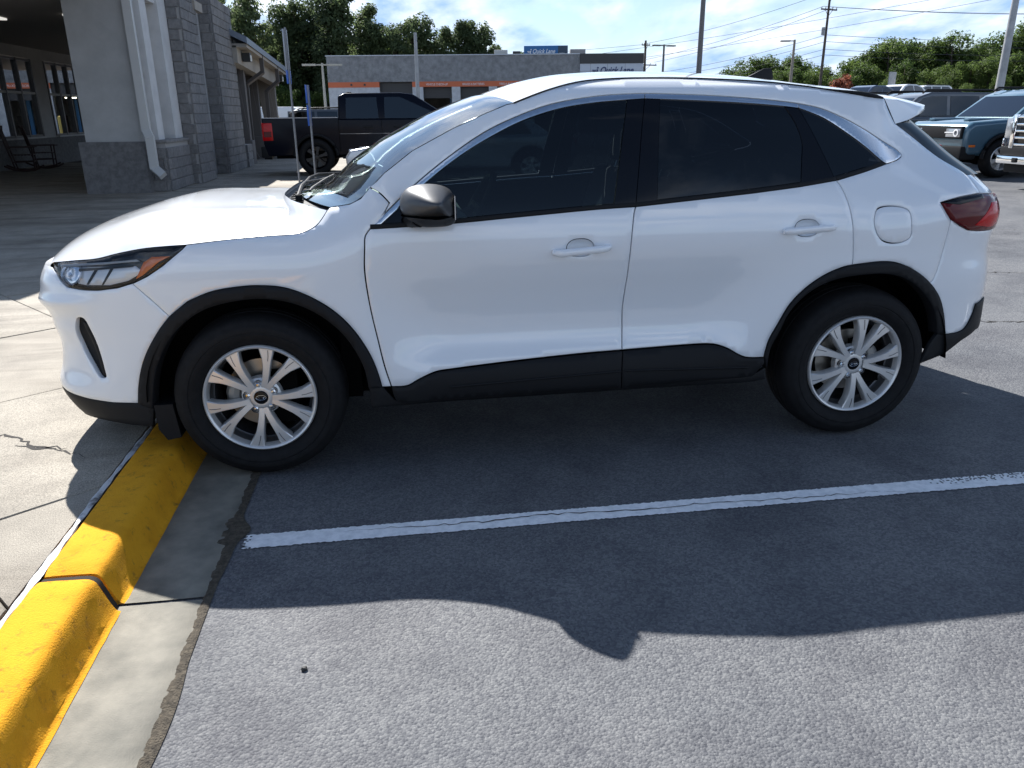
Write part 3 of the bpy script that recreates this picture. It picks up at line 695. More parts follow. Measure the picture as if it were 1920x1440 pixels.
# --- spoiler
A0 = Vector(surf(2.832, 1.538)); B0 = Vector(surf(2.876, 1.430)); T0 = Vector((3.075, .365, 1.497)); U0 = Vector((3.070, .36, 1.470))
def spoiler(t, v):
    a = 1 - abs(v) ** 3.2; k = (1 - v * v)
    A = A0 + Vector((.12 * k, 0, .044 * (1 - abs(v) ** 2.2))); T = T0 + Vector((.20 * a, 0, .032 * k)); U = U0 + Vector((.19 * a, 0, .03 * k)); B = B0 + Vector((.22 * (1 - abs(v) ** 4.5) * .9, 0, .03 * k))
    seq = [A, A.lerp(T, .33) + Vector((0, 0, .008)), A.lerp(T, .7) + Vector((0, 0, .006)), T, T.lerp(U, .5) + Vector((.006, 0, 0)), U, U.lerp(B, .5) + Vector((0, 0, -.006)), B]
    f = t * 7; i = min(6, int(f)); P = seq[i].lerp(seq[i + 1], f - i)
    yy = YC - (YC - P.y) * abs(v); P.y = yy if v < 0 else 2 * YC - yy
    return P
V = []; F = []; nt_, nv_ = 21, 40
for i in range(nt_ + 1):
    for j in range(nv_ + 1): V.append(spoiler(i / nt_, -1 + 2 * j / nv_))
for i in range(nt_):
    for j in range(nv_): F.append((i * (nv_ + 1) + j, (i + 1) * (nv_ + 1) + j, (i + 1) * (nv_ + 1) + j + 1, i * (nv_ + 1) + j + 1))
for j in (0, nv_): F.append(tuple(i * (nv_ + 1) + j for i in range(nt_ + 1))[::(1 if j else -1)])
mk("spoiler", V, F, MW, SUV, world=True, sharp=50)
# --- rear glass
er = on_line([surf(a, b, .004) for a, b in catmull([tuple(q) for q in L['hatch'][:4]], 8)])
def rg(t, v):
    E = er(t); a = 1 - abs(v) ** 4.5; y = YC + v * (YC - E.y)
    return (E.x + (.27 + .02 * t) * a, y, E.z + .028 * (1 - v * v) * (1 - t) - .02 * t * (1 - v * v))
loft("rear_window", rg, MGLR, SUV, 20, 40)

# --- side panels
# fender: hood line, pillar foot, door edge, arch, bumper seam, lamp edge
fend = ln('hoodshut', [(.345, 1.135), (.4277, 1.148), (.4719, 1.169), (.50, 1.20)], 'fseam', 'fseam2', 'doorfront', [(.5497, .3847)], catmull([tuple(q) for q in L['archF'][::-1][:11]], 6), [(-.3135, .728)], '-bseam', [tuple(q) for q in L['lampbot'][:5][::-1]])
FEN, _ = patch("fender", fend, MW, SUV)
side = ln([(.505, 1.207)], [tuple(q) for q in L['wsedge'][4:]], 'groove', 'spoilgap', 'hatch', 'tltop', [tuple(q) for q in L['tlbot'][:3]], 'rseam', catmull([tuple(q) for q in L['archR'][::-1][4:8]], 6), '-doorrear', [tuple(q) for q in L['beltr'][4:]], '-chromeout3', '-chromeout2', '-chromeout', '-fseam2', '-fseam')
fuel = catmull([tuple(q) for q in L['fuel']], 5, True)
SIDE, _ = patch("body_side", side, MW, SUV, holes=[fuel])
patch("fuel_flap", fuel, MW, SIDE, mirror=None, g=.0032)
pocket = lambda c, a, b: [(c[0] + a * math.copysign(abs(math.cos(t)) ** .8, math.cos(t)), c[1] + b * math.sin(t)) for t in [2 * math.pi * k / 28 for k in range(28)]]
pf = pocket((1.368, .953), .058, .037); pr_ = pocket((2.378, 1.007), .056, .036)
fd = ln('beltf', 'doormid', '-fdoorbot', '-doorfront')
FD, FD2 = patch("front_door", fd, MW, SUV, holes=[pf])
rd = ln('beltr'[:0] or [tuple(q) for q in L['beltr'][:5]], 'doorrear', catmull([tuple(q) for q in L['archR'][:8][::-1]], 6), '-rdoorbot', '-doormid')
RD, RD2 = patch("rear_door", rd, MW, SUV, holes=[pr_])
def dish(name, poly, m, parent, d=.026):
    n = len(poly); cx = sum(p[0] for p in poly) / n; cz = sum(p[1] for p in poly) / n; V = []; F = []
    rr = [1.0, .96, .85, .65, .4, .15]; dd = [0, .25, .6, .85, .97, 1]
    for r, k in zip(rr, dd):
        for p in poly: V.append(Vector(surf(cx + (p[0] - cx) * r, cz + (p[1] - cz) * r, .001 + d * k)))
    for i in range(len(rr) - 1):
        for j in range(n): F.append((i * n + j, i * n + (j + 1) % n, (i + 1) * n + (j + 1) % n, (i + 1) * n + j))
    F.append(tuple((len(rr) - 1) * n + j for j in range(n)))
    mk(name, V, F, m, parent, world=True)
dish("handle_recess", pf, MW, FD); dish("handle_recess", pr_, MW, RD)
def handle(parent, a, b, key):
    V = []; F = []; n = 14; K = 22
    for i in range(K + 1):
        u = i / K; s = a[0] + (b[0] - a[0]) * u; z = a[1] + (b[1] - a[1]) * u
        hh = .0155 * (min(1, (1 - (2 * u - 1) ** 8)) ** .5) * (1.12 - .3 * u if u < .4 else 1); out = .012 + .022 * min(1, math.sin(math.pi * u) * 2.2)
        if i in (0, K): hh = .003
        c = Vector(surf(s, z)); nn = snorm(s, z)
        for k in range(n):
            t = 2 * math.pi * k / n; V.append(c + nn * (out + .010 * math.sin(t) * (1 if hh > .004 else .3)) + Vector((0, 0, hh * math.cos(t))))
    for i in range(K):
        for k in range(n): F.append((i * n + k, i * n + (k + 1) % n, (i + 1) * n + (k + 1) % n, (i + 1) * n + k))
    F += [tuple(range(n)), tuple(K * n + k for k in range(n))[::-1]]
    # feet
    o = mk("door_handle", V, F, MW, parent, world=True)
    for u in (.06, .94):
        s = a[0] + (b[0] - a[0]) * u; z = a[1] + (b[1] - a[1]) * u
        mb = MB(); c = Vector(surf(s, z, .003)); mb.box((c.x - .014, c.y - .022, c.z - .010), (c.x + .014, c.y, c.z + .010)).build("handle_foot", MW, parent, bevel=.004, world=True)
    return o
ha, hb = L['hf']; HF = handle(FD, ha, hb, True)
mb = MB(); c = Vector(surf(hb[0] - .030, hb[1] - .001, -.034)); mb.lathe([(0, 0), (.0075, 0), (.0085, .003)], 'y', 16, c=c); mb.build("key_lock", MALUD, FD, smooth=True, world=True)
handle(RD, *L['hr'], False)
# chrome surround
for nm, o_, i_ in (("window_chrome", 'chromeout', 'chromein'), ("window_chrome", 'chromeout2', 'chromein2'), ("window_chrome", 'chromeout3', 'chromein3')):
    par = {'chromeout': FD, 'chromeout2': RD, 'chromeout3': SIDE}[o_]
    patch(nm, ln(o_, '-' + i_), MCHR, par, off=-.001, h=.012, g=.0018, edge=.15, depth=.012)
zl = lambda key, dz: [(q[0], q[1] + dz) for q in L[key]]
bm_f = ln('beltf', zl('beltf', .017)[::-1]); patch("belt_moulding", bm_f, MTRIM, FD, off=-.002, g=.0006, h=.02)
bm_r = ln([tuple(q) for q in L['beltr'][:5]], zl('beltr', .017)[:5][::-1]); patch("belt_moulding", bm_r, MTRIM, RD, off=-.002, g=.0006, h=.02)
bm_q = ln([tuple(q) for q in L['beltr'][4:]], [(2.76, 1.275), (2.69, 1.255)] + zl('beltr', .017)[4:5]); patch("belt_moulding", bm_q, MTRIM, SIDE, off=-.001, g=.0006, h=.02)
# windows
gf = ln('chromein'[:0] or [tuple(q) for q in L['chromein'][:9]], 'pillarB1', [(1.5116, 1.128)], zl('beltf', .016)[1:5][::-1])
gf = ln([tuple(q) for q in L['chromein'][1:9]], 'pillarB1', [(1.5116, 1.128)], zl('beltf', .0165)[2:5][::-1], [(.705, 1.078), (.675, 1.105)])
patch("door_window", gf, MGLF, FD, off=.006, g=.001, h=.05, depth=.004, edge=0)
sail = ln([(.5452, 1.068), (.6369, 1.1442)], [(.675, 1.105), (.705, 1.078)], [(.5452, 1.0733)])
patch("mirror_sail", sail, MBLK, FD, off=.001, g=.001, h=.02, edge=0)
pb1 = ln([(1.602, 1.5391)], [(1.6794, 1.5429)], 'pillarBmid', [(1.5116, 1.111)], '-pillarB1'); patch("pillar_trim", pb1, MBLK, FD, off=.002, g=.0015, h=.03, edge=0)
pb2 = ln([(1.6794, 1.5429), (1.7469, 1.5404)], 'pillarB2', [(1.6087, 1.1154)], '-pillarBmid'); patch("pillar_trim", pb2, MBLK, RD, off=.002, g=.0015, h=.03, edge=0)
gr = ln([(1.7469, 1.5404), (1.9115, 1.534), (2.1616, 1.5205)], 'glassRrear', [(2.354, 1.195)], zl('beltr', .0165)[1:4][::-1], [(1.7043, 1.139)], '-pillarB2'); patch("door_window", gr, MGLS, RD, off=.006, g=.001, h=.05, depth=.004, edge=0)
gd = ln([(2.3054, 1.5076), (2.3731, 1.4995)], 'doorrearup', [(2.354, 1.18)], '-glassRrear'); patch("window_divider", gd, MBLK, RD, off=.003, g=.0015, h=.03, edge=0)
gq = ln('chromein3', zl('beltr', .016)[5:6], [(2.5205, 1.216)], '-doorrearup'); patch("quarter_window", gq, MGLS, SIDE, off=.005, g=.0015, h=.04, depth=.004, edge=0)
# arches, cladding, sill
def flare(name, outer, inner, par, tail):
    poly = ln(outer, tail, '-' + inner); patch(name, poly, MTRIM, par, off=-.010, h=.02, g=.001, depth=.06, edge=.7)
flare("front_arch_trim", 'archF', 'archFin', SUV, []); flare("rear_arch_trim", 'archR', 'archRin', SUV, [])
cl1 = ln('fdoorbot', 'doormidlow', [(.9319, .304)], '-doorfrontlow'); patch("door_cladding", cl1, MTRIM, FD, off=-.009, h=.025, g=.0025, edge=.6)
cl2 = ln('rdoorbot', [(2.24, .40), (2.186, .337)], [(1.5715, .3115)], '-doormidlow'); patch("door_cladding", cl2, MTRIM, RD, off=-.009, h=.025, g=.0025, edge=.6)
for (p, par, z0) in (([(.80, .375), (1.565, .405), (1.565, .396), (.80, .366)], FD, 0), ([(1.582, .406), (2.16, .39), (2.16, .381), (1.582, .397)], RD, 0)):
    patch("cladding_rib", p, MTRIM, par, off=-.015, h=.03, g=0, depth=.01, edge=.9)
sill = ln([(.455, .384), (.51, .384), (.54, .345), (.56, .318)], [(.6, .302), (.9319, .302), (1.5715, .309), (2.186, .334), (2.25, .37)], '-sillbot'); patch("sill", sill, MTRIM, SUV, off=.012, h=.03, g=0)
# bumpers
fb = ln([(S0, .425)], 'fbumpbot'[:0] or [tuple(q) for q in L['fbumpbot'][1:]], [tuple(q) for q in L['archF'][:5]], [(-.3135, .728)], '-bseam', [tuple(q) for q in L['lampbot'][4:-1]], [(-.86, .912), (-.95, .912), (-1.1, .908), (-1.3, .906), (S0, .906)])
vent = catmull([tuple(q) for q in L['vent']], 4, True)
FB, _ = patch("front_bumper", fb, MW, SUV, mirror='join', holes=[vent], h=.02, g=.0015)
vV, vN, vF = patch_geo(vent, off=.02, g=-.003, h=.02); v2 = mir(vV, vN, vF)
for (a, b, c) in ((vV, vN, vF), v2): mk("bumper_vent", a, c, MTRIM, FB, normals=[tuple(x) for x in b], world=True)
patch("vent_fin", [(-.70, .70), (-.675, .69), (-.645, .56), (-.632, .475), (-.645, .475), (-.662, .56)], MTRIM, FB, off=.006, g=0, h=.02)
chin = ln('fbumpbot', [(-.441, .334), (-.4596, .2496)], '-chinbot'); patch("bumper_chin", chin, MTRIM, FB, mirror='join', off=.002, h=.025, g=.001)
patch("grille", [(S0, .45), (-1.25, .46), (-1.16, .62), (-1.10, .80), (-1.12, .875), (S0, .88)], MTRIM, SUV, mirror='join', off=-.004, h=.03, g=0)
for z in (.54, .62, .70, .78, .85): patch("grille_bar", [(S0, z), (-1.19, z), (-1.19, z + .018), (S0, z + .018)], MBLK, SUV, mirror='join', off=-.012, h=.03, g=0)
rb = ln('rseam', [tuple(q) for q in L['archR'][::-1][:4][::-1]], 'rbumpbot', [(3.45, .62), (3.6, .60), (S1, .60)], [(S1, .70), (3.62, .70), (3.52, .76), (3.47, .95), (3.36, .955)], [tuple(q) for q in L['tlbot'][2:][::-1]])
RB, _ = patch("rear_bumper", rb, MW, SUV, mirror='join', h=.022, g=.0015)
rk = ln('rbumpbot', [(3.45, .62), (3.6, .60), (S1, .60)], [(S1, .42), (3.7, .43), (3.5, .47), (3.38, .475), (3.266, .44), (3.1663, .385), (3.0366, .349), (3.07, .44)], [(3.1034, .4886)]); patch("rear_valance", rk, MTRIM, RB, mirror='join', off=-.006, h=.025, g=.001)
tg = ln([tuple(q) for q in L['hatch'][3:]], [(3.45, 1.118), (3.66, 1.105), (3.66, .965), (3.5, .955), (3.55, .78), (3.64, .71), (S1, .71)], [(S1, 1.20), (3.8, 1.20), (3.45, 1.20)]); TG, _ = patch("tailgate", tg, MW, SUV, mirror='join', h=.025, g=.0015)
patch("number_plate", [(S1, .80), (4.13, .80), (4.13, .95), (S1, .95)], pmat("plate_white", (.7, .7, .7), .4), TG, mirror='join', off=-.006, g=0, h=.05)
# tail lamps
tl = ln('tltop'[:0] or [(3.66, 1.102), (3.45, 1.113)], 'tltop', 'tlbot', [(3.36, .957), (3.47, .958), (3.66, .968)])
TLa, TLb = patch("tail_lamp", tl, MRED, SUV, off=-.008, h=.02, g=.002, edge=.8)
patch("lamp_core", [(3.22, .99), (3.33, .975), (3.45, .98), (3.45, 1.085), (3.34, 1.085)], MREDB, TLa, mirror=None, off=-.0095, h=.03, g=0, depth=.002)
patch("lamp_band", ln('tltop', [(3.12, 1.085), (3.20, 1.098), (3.285, 1.106)]), MBLK, TLa, mirror=None, off=-.010, h=.02, g=.001, depth=.003)
# head lamps
hl = ln('lamptop', 'lampbot'); hl_c = clean(hl)
HL, HL2 = patch("head_lamp", hl_c, MLENS, SUV, off=.001, h=.025, g=.003, depth=.01, edge=.5)
for (nm, P, mm, off) in (("lamp_housing", hl_c, MBLK, .028),
        ("lamp_reflector", [(-.74, .858), (-.66, .848), (-.55, .85), (-.47, .868), (-.40, .905), (-.43, .93), (-.55, .925), (-.70, .92), (-.755, .905)], pmat("lamp_chrome", (.72, .74, .78), .25, metal=.35), .024),
        ("turn_signal", [(-.435, .875), (-.40, .893), (-.33, .945), (-.28, .968), (-.36, .966), (-.395, .945)], MAMB, .014),
        ("lamp_eyebrow", [(-.80, .925), (-.55, .945), (-.42, .958), (-.40, .948), (-.55, .934), (-.80, .913)], pmat("light_guide", (.42, .44, .46), .25), .010)):
    mirn = mir; V, N, F = patch_geo(P, off=off, h=.025, g=.002, depth=.006)
    for (a, b, c), par in (((V, N, F), HL), (mir(V, N, F), HL2)): mk(nm, a, c, mm, par, normals=[tuple(x) for x in b], world=True)
for P in ([(-.655, .852), (-.645, .852), (-.60, .915), (-.612, .918)], [(-.585, .852), (-.577, .853), (-.53, .918), (-.541, .919)], [(-.76, .905), (-.45, .932), (-.44, .926), (-.76, .895)]):
    V, N, F = patch_geo(P, off=.021, h=.025, g=0, depth=.004)
    for (a, b, c), par in (((V, N, F), HL), (mir(V, N, F), HL2)): mk("lamp_divider", a, c, MTRIM, par, normals=[tuple(x) for x in b], world=True)
for par, sg in ((HL, 0), (HL2, 1)):
    mb = MB(); c = Vector(surf(-.735, .888, .03)); nn = snorm(-.735, .888); 
    ring = [(0, .006), (.025, .012), (.042, .006), (.050, -.006), (.054, .012)]
    q = nn.to_track_quat('Y', 'Z').to_matrix().to_4x4(); mb.lathe([(r, h) for r, h in ring], 'y', 24)
    mb.v = [tuple((Matrix.Translation(c) @ q) @ Vector(v)) for v in mb.v]
    if sg: mb.v = [(a, 2 * YC - b, c_) for a, b, c_ in mb.v]
    mb.build("projector", MCHR, par, smooth=True, world=True)
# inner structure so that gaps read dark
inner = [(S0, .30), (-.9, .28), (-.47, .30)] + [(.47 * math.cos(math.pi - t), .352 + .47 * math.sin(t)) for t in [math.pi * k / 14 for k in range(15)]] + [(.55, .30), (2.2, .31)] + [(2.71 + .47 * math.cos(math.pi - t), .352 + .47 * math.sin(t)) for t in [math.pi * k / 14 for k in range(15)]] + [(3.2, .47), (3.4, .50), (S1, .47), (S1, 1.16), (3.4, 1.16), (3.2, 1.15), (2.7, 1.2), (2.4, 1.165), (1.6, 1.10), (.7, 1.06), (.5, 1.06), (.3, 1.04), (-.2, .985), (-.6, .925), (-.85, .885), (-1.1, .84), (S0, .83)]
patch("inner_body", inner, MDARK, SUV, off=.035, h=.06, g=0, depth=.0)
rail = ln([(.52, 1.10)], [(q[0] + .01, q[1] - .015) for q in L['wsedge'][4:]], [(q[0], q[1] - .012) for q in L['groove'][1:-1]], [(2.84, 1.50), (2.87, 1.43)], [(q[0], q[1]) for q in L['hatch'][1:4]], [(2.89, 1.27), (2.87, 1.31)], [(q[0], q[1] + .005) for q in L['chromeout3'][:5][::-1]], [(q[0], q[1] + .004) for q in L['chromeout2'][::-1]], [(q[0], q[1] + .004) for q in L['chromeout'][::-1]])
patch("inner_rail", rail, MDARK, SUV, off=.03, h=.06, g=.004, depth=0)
# door inner frames seen behind the tinted glass, floor, dash, seats
MINT = pmat("interior_fabric", (.13, .13, .135), .85, bump=.2, bscale=300, coords='obj')
MDASH = pmat("dash_plastic", (.30, .31, .29), .8)
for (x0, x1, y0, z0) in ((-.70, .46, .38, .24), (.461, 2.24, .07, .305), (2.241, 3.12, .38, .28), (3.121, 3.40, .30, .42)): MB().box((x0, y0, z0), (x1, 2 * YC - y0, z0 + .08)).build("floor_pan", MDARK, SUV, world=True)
mb = MB(); mb.box((-.62, .24, .30), (.36, 1.64, .90)); mb.build("hood_light_block", MDARK, SUV, world=True)  # unseen dark box added under the hood to keep the car's shadow solid
MB().box((-.84, .42, .28), (-.63, 1.46, .86)).build("nose_light_block", MDARK, SUV, world=True)  # added box behind the bumper, stops sun leaking through the nose
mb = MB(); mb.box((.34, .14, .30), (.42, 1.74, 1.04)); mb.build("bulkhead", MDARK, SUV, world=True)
mb = MB(); mb.box((2.62, .22, .84), (3.30, 1.66, 1.02)); mb.build("luggage_cover", MINT, SUV, world=True)
D_ = [(.42, 1.0), (.44, 1.07), (.62, 1.10), (.82, 1.09), (.93, 1.05), (.95, .95), (.80, .80), (.6, .75), (.42, .75)]
mb = MB(); mb.prism(D_, lambda p: (p[0], .17, p[1]), lambda p: (p[0], 1.71, p[1])); mb.build("dashboard", MDASH, SUV, bevel=.02, world=True)
def seat(cx, cy, w=.5):
    s = empty("front_seat" if w < 1 else "rear_seat"); s.parent = SUV; s.matrix_parent_inverse = wmat(SUV).inverted()
    MB().box((cx - .27, cy - w / 2, .42), (cx + .27, cy + w / 2, .62)).build("cushion", MINT, s, bevel=.06, seg=3)
    M = Matrix.Translation((cx + .24, cy, .58)) @ Matrix.Rotation(math.radians(18), 4, 'Y')
    MB().box((-.07, -w / 2 + .02, 0), (.08, w / 2 - .02, .64), M=M).build("backrest", MINT, s, bevel=.05, seg=3)
    for dy in ((0,) if w < 1 else (-.42, .42)):
        MB().box((-.04, dy - .14, .68), (.06, dy + .14, .86), M=M).build("headrest", MINT, s, bevel=.04, seg=3)
        for e in (-.06, .06): MB().tube([M @ Vector((.01, dy + e, .60)), M @ Vector((.01, dy + e, .72))], .007).build("headrest_post", MCHR, s, smooth=True)
seat(1.45, .53); seat(1.45, 1.35); seat(2.35, YC, 1.3)
mb = MB(); C_ = Vector((.98, .53, 1.06)); M = Matrix.Translation(C_) @ Matrix.Rotation(math.radians(-62), 4, 'Y')
P = [M @ Vector((.185 * math.cos(t), .185 * math.sin(t), 0)) for t in [2 * math.pi * k / 32 for k in range(33)]]
mb.tube(P, .016, 8, cap=False); mb.box((-.055, -.17, -.02), (.03, .17, .01), M=M); mb.box((-.18, -.03, -.02), (0, .03, .01), M=M); mb.tube([C_, C_ + Vector((-.25, 0, -.12))], .03)
mb.build("steering_wheel", MTRIM, SUV, smooth=True, world=True)
MB().box((.94, .86, 1.42), (.965, 1.08, 1.49)).build("rear_view_mirror", MTRIM, SUV, bevel=.01, world=True)
mk("headliner", [roof(i / 12, -.96 + 1.92 * j / 12) for i in range(13) for j in range(13)], [(i * 13 + j, i * 13 + j + 1, (i + 1) * 13 + j + 1, (i + 1) * 13 + j) for i in range(12) for j in range(12)], pmat("headliner_grey", (.35, .35, .34), .9), SUV, world=True).location.z = -.03
# cowl and wipers
def cowl(t, v):
    a = hood(1.0, v * .93); b = ws(.03, v * .97); p = Vector(a).lerp(Vector(b), -.06 + 1.1 * t); p.z -= .022 * math.sin(math.pi * min(1, t + .15)) + .012; return p
loft("cowl_panel", cowl, MTRIM, SUV, 8, 40)
for k in range(12):
    v = -.8 + k * .13; a = Vector(cowl(.25, v)); b = Vector(cowl(.6, v + .01)); MB().tube([a + Vector((0, 0, .006)), b + Vector((0, 0, .006))], .004, 6).build("cowl_rib", MTRIM, SUV, smooth=True, world=True)
for (v0, v1, t1) in ((-.55, .02, .13), (.12, .62, .10)):
    wp = empty("wiper"); wp.parent = SUV; wp.matrix_parent_inverse = wmat(SUV).inverted()
    a = Vector(cowl(.55, v0)) + Vector((0, 0, .012)); c = Vector(ws(.05, (v0 + v1) / 2)) + Vector((-.02, 0, .04)); b = Vector(ws(.11, v1)) + Vector((-.014, 0, .02))
    MB().tube([a + Vector((0, 0, -.01)), a + Vector((0, 0, .022))], .016, 12).build("wiper_pivot", MTRIM, wp, smooth=True)
    MB().tube([a + Vector((0, 0, .015)), a.lerp(c, .5) + Vector((0, 0, .02)), c, b], [.011, .009, .007, .005], 8).build("wiper_arm", MTRIM, wp, smooth=True)
    P = [Vector(ws(.05 + .10 * i / 10, v0 + .12 + (v1 - v0 + .12) * i / 10)) + Vector((-.009, 0, .012)) for i in range(11)]
    MB().tube(P, .0065, 6).build("wiper_blade", MTRIM, wp, smooth=True)
# shark fin
prof = [(2.395, 0), (2.60, -.006), (2.597, .055), (2.585, .072), (2.55, .070), (2.49, .042)]
mb = MB(); base_z = roof(.80, 0)[2] - .004
n = len(prof); vs = []
for sy, sc in ((-.022, 1), (.022, 1)): vs += [(x, YC + sy * (1 - min(.82, z * 12)), base_z + z) for x, z in prof]
mb.add(vs, [tuple(range(n))[::-1], tuple(range(n, 2 * n))] + [(i, (i + 1) % n, n + (i + 1) % n, n + i) for i in range(n)])
mb.build("antenna_fin", MTRIM, SUV, bevel=.004, world=True)
# door mirrors
mo = [(-.108, .004), (-.100, .035), (-.080, .060), (-.045, .074), (0, .078), (.050, .072), (.085, .055), (.102, .020), (.108, -.030), (.104, -.066), (.085, -.082), (.03, -.088), (-.03, -.084), (-.065, -.066), (-.095, -.040)]
mo = catmull(mo, 3, True)
MCAP = pmat("mirror_cap_grey", (.070, .071, .074), .42, metal=.5, coat=.15)
for sg in (0, 1):
    r_ = empty("door_mirror"); r_.parent = (FD2 if sg else FD)
    secs = [(-.216, .02, .012, .030), (-.212, .12, .010, .028), (-.199, .26, .008, .024), (-.179, .42, .005, .018), (-.153, .60, .003, .012), (-.123, .78, .001, .006), (-.093, .92, 0, .002), (-.06, 1.0, 0, 0), (-.03, 1.0, 0, 0), (-.01, .92, -.003, 0), (.006, .74, -.006, 0)]
    for half, mm, nm in ((0, MCAP, "mirror_cap"), (1, MTRIM, "mirror_housing")):
        V = []; F = []; n = len(mo)
        for (y, sc, dz, dx) in secs:
            for (a, b) in mo:
                b2 = b * sc + dz; 
                if half == 0: b2 = max(b2, -.035)
                else: b2 = min(b2, -.040)
                k = .985 if half else 1
                V.append((.738 + dx + 1.03 * a * sc * k, (y + .005 * half) if not sg else 2 * YC - y - .005 * half, 1.152 + b2))
        for i in range(len(secs) - 1):
            for j in range(n):
                q = (i * n + j, i * n + (j + 1) % n, (i + 1) * n + (j + 1) % n, (i + 1) * n + j); F.append(q if sg else q[::-1])
        F += [tuple(range(n)), tuple((len(secs) - 1) * n + j for j in range(n))[::-1]]
        mk(nm, V, F, mm, r_, world=True, sharp=48)
    ys = (lambda y: 2 * YC - y) if sg else (lambda y: y)
    MB().tube([(.665, ys(.045), 1.082), (.675, ys(-.005), 1.088), (.70, ys(-.05), 1.10)], [.032, .03, .036], 12).build("mirror_arm", MTRIM, r_, smooth=True, world=True)
    MB().box((.836, min(ys(-.03), ys(-.13)), 1.10), (.8395, max(ys(-.03), ys(-.13)), 1.19)).build("mirror_glass", MCHR, r_, world=True)
# wheels
def make_wheel(name):
    w = empty(name)
    ty = [(.218, .085), (.232, .020), (.240, .004), (.258, -.006), (.260, -.0085), (.285, -.0125), (.287, -.0105), (.290, -.0105), (.292, -.0135), (.305, -.014), (.318, -.011), (.320, -.008), (.330, -.006), (.345, .010), (.353, .030), (.3575, .05), (.360, .075), (.3525, .077), (.3525, .085), (.3605, .087), (.3615, .115), (.3545, .117), (.3545, .125), (.3615, .127), (.3605, .152), (.3530, .154), (.3530, .162), (.3590, .164), (.353, .20), (.335, .225), (.27, .235), (.225, .225)]
    MB().lathe(ty, 'y', 96).build("tyre", MRUB, w, smooth=True, sharp=50)
    rimp = [(.2345, .012), (.2335, -.001), (.228, -.005), (.2215, -.002), (.2185, .006), (.2155, .022), (.2125, .032)]
    MB().lathe(rimp, 'y', 96).build("rim", MALU, w, smooth=True, sharp=50)
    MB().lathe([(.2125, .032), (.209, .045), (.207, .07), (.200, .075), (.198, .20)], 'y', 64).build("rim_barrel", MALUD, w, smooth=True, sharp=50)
    MB().lathe([(.198, .20), (.06, .20), (.0, .20)], 'y', 48).build("wheel_back", MDARK, w, smooth=True)
    MB().lathe([(0, .095), (.150, .095), (.150, .118), (.145, .12)], 'y', 64).build("brake_disc", MSTEEL, w, smooth=True, sharp=30)
    PH = math.radians(97)
    def yf(r): return .003 + .016 * max(0, 1 - r / .22) ** 1.4 - .006 * math.sin(math.pi * min(1, r / .22))
    def P3(r, a, dy=0): return (r * math.cos(a), yf(r) + dy, r * math.sin(a))
    for k in range(5):
        c0 = PH + math.radians(36) + k * math.radians(72)
        for sg in (-1, 1):
            # arm: centre angle from hub to rim and half width in metres
            R_ = [.048, .085, .12, .15, .175, .195, .21, .2245]
            an = [8.0, 10.6, 12.4, 13.8, 15.0, 16.0, 16.7, 17.2]; hw = [.0130, .0135, .0145, .0162, .0198, .0245, .0285, .0322]
            V = []; F = []
            for r, a, h in zip(R_, an, hw):
                ac = c0 + sg * math.radians(a)
                for off, dy in ((-1.05, .045), (-1, .004), (-.84, 0), (.84, 0), (1, .004), (1.05, .045)):
                    aa = ac + math.asin(min(.99, off * h / r)) ; V.append(P3(r, aa, dy))
            for i in range(len(R_) - 1):
                for j in range(5): F.append((i * 6 + j, (i + 1) * 6 + j, (i + 1) * 6 + j + 1, i * 6 + j + 1))
            mk("spoke", V, F, MALU, w, sharp=35)
            g = []
            for r, o in ((.216, .005), (.19, .005), (.170, .003)):
                ac = c0 + sg * math.radians(16.9 - (.221 - r) * 55) ; g.append(P3(r, ac - sg * o / r, -.0006))
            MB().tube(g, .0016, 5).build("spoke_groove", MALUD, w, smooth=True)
    MB().lathe([(.030, .015), (.042, .014), (.062, .022), (.082, .036), (.088, .06)], 'y', 48).build("hub", MALU, w, smooth=True, sharp=40)
    MB().lathe([(0, .012), (.026, .013), (.030, .017), (.031, .024)], 'y', 32).build("centre_cap", MBLK, w, smooth=True)
    e = MB(); pts = [(.021 * math.cos(t), .0112, .0105 * math.sin(t)) for t in [2 * math.pi * k / 24 for k in range(25)]]; e.tube(pts, .0009, 5, cap=False)
    sc_ = [(-.013, .0112, -.002), (-.009, .0112, .005), (-.007, .0112, -.003), (-.002, .0112, .003), (.001, .0112, -.003), (.005, .0112, .003), (.008, .0112, -.004), (.014, .0112, .002)]
    e.tube(sc_, .0011, 5); e.build("cap_emblem", MCHR, w, smooth=True)
    for k in range(5):
        a = PH + k * math.radians(72); c = (.0565 * math.cos(a), 0, .0565 * math.sin(a))
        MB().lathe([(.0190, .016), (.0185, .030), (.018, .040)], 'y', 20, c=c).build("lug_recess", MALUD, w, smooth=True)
        MB().lathe([(0, .010), (.007, .0105), (.0115, .015), (.0125, .030)], 'y', 6, c=c).build("lug_nut", MCHR, w, smooth=True, sharp=30)
    MB().box((.02, .06, -.13), (.15, .14, .10)).build("wheel_carrier", MDARK, w)
    return w
def copy_tree(o, parent=None):
    c = o.copy(); COL.objects.link(c); mpi = o.matrix_parent_inverse.copy(); c.parent = parent; c.matrix_parent_inverse = mpi
    for ch in list(o.children): copy_tree(ch, c)
    return c
w0 = make_wheel("wheel")
w0.parent = SUV; w0.matrix_parent_inverse = wmat(SUV).inverted()
spots = [((0, .016, .358), 0), ((2.71, .024, .358), 0), ((0, 2 * YC - .016, .358), math.pi), ((2.71, 2 * YC - .024, .358), math.pi)]
for i, (lc, rz) in enumerate(spots):
    w = w0 if i == 0 else copy_tree(w0, SUV)
    w.location = lc; w.rotation_euler = (0, 0 if i != 1 else math.radians(-9), rz)
CAL = pmat("caliper_grey", (.30, .29, .27), .5, metal=.5)
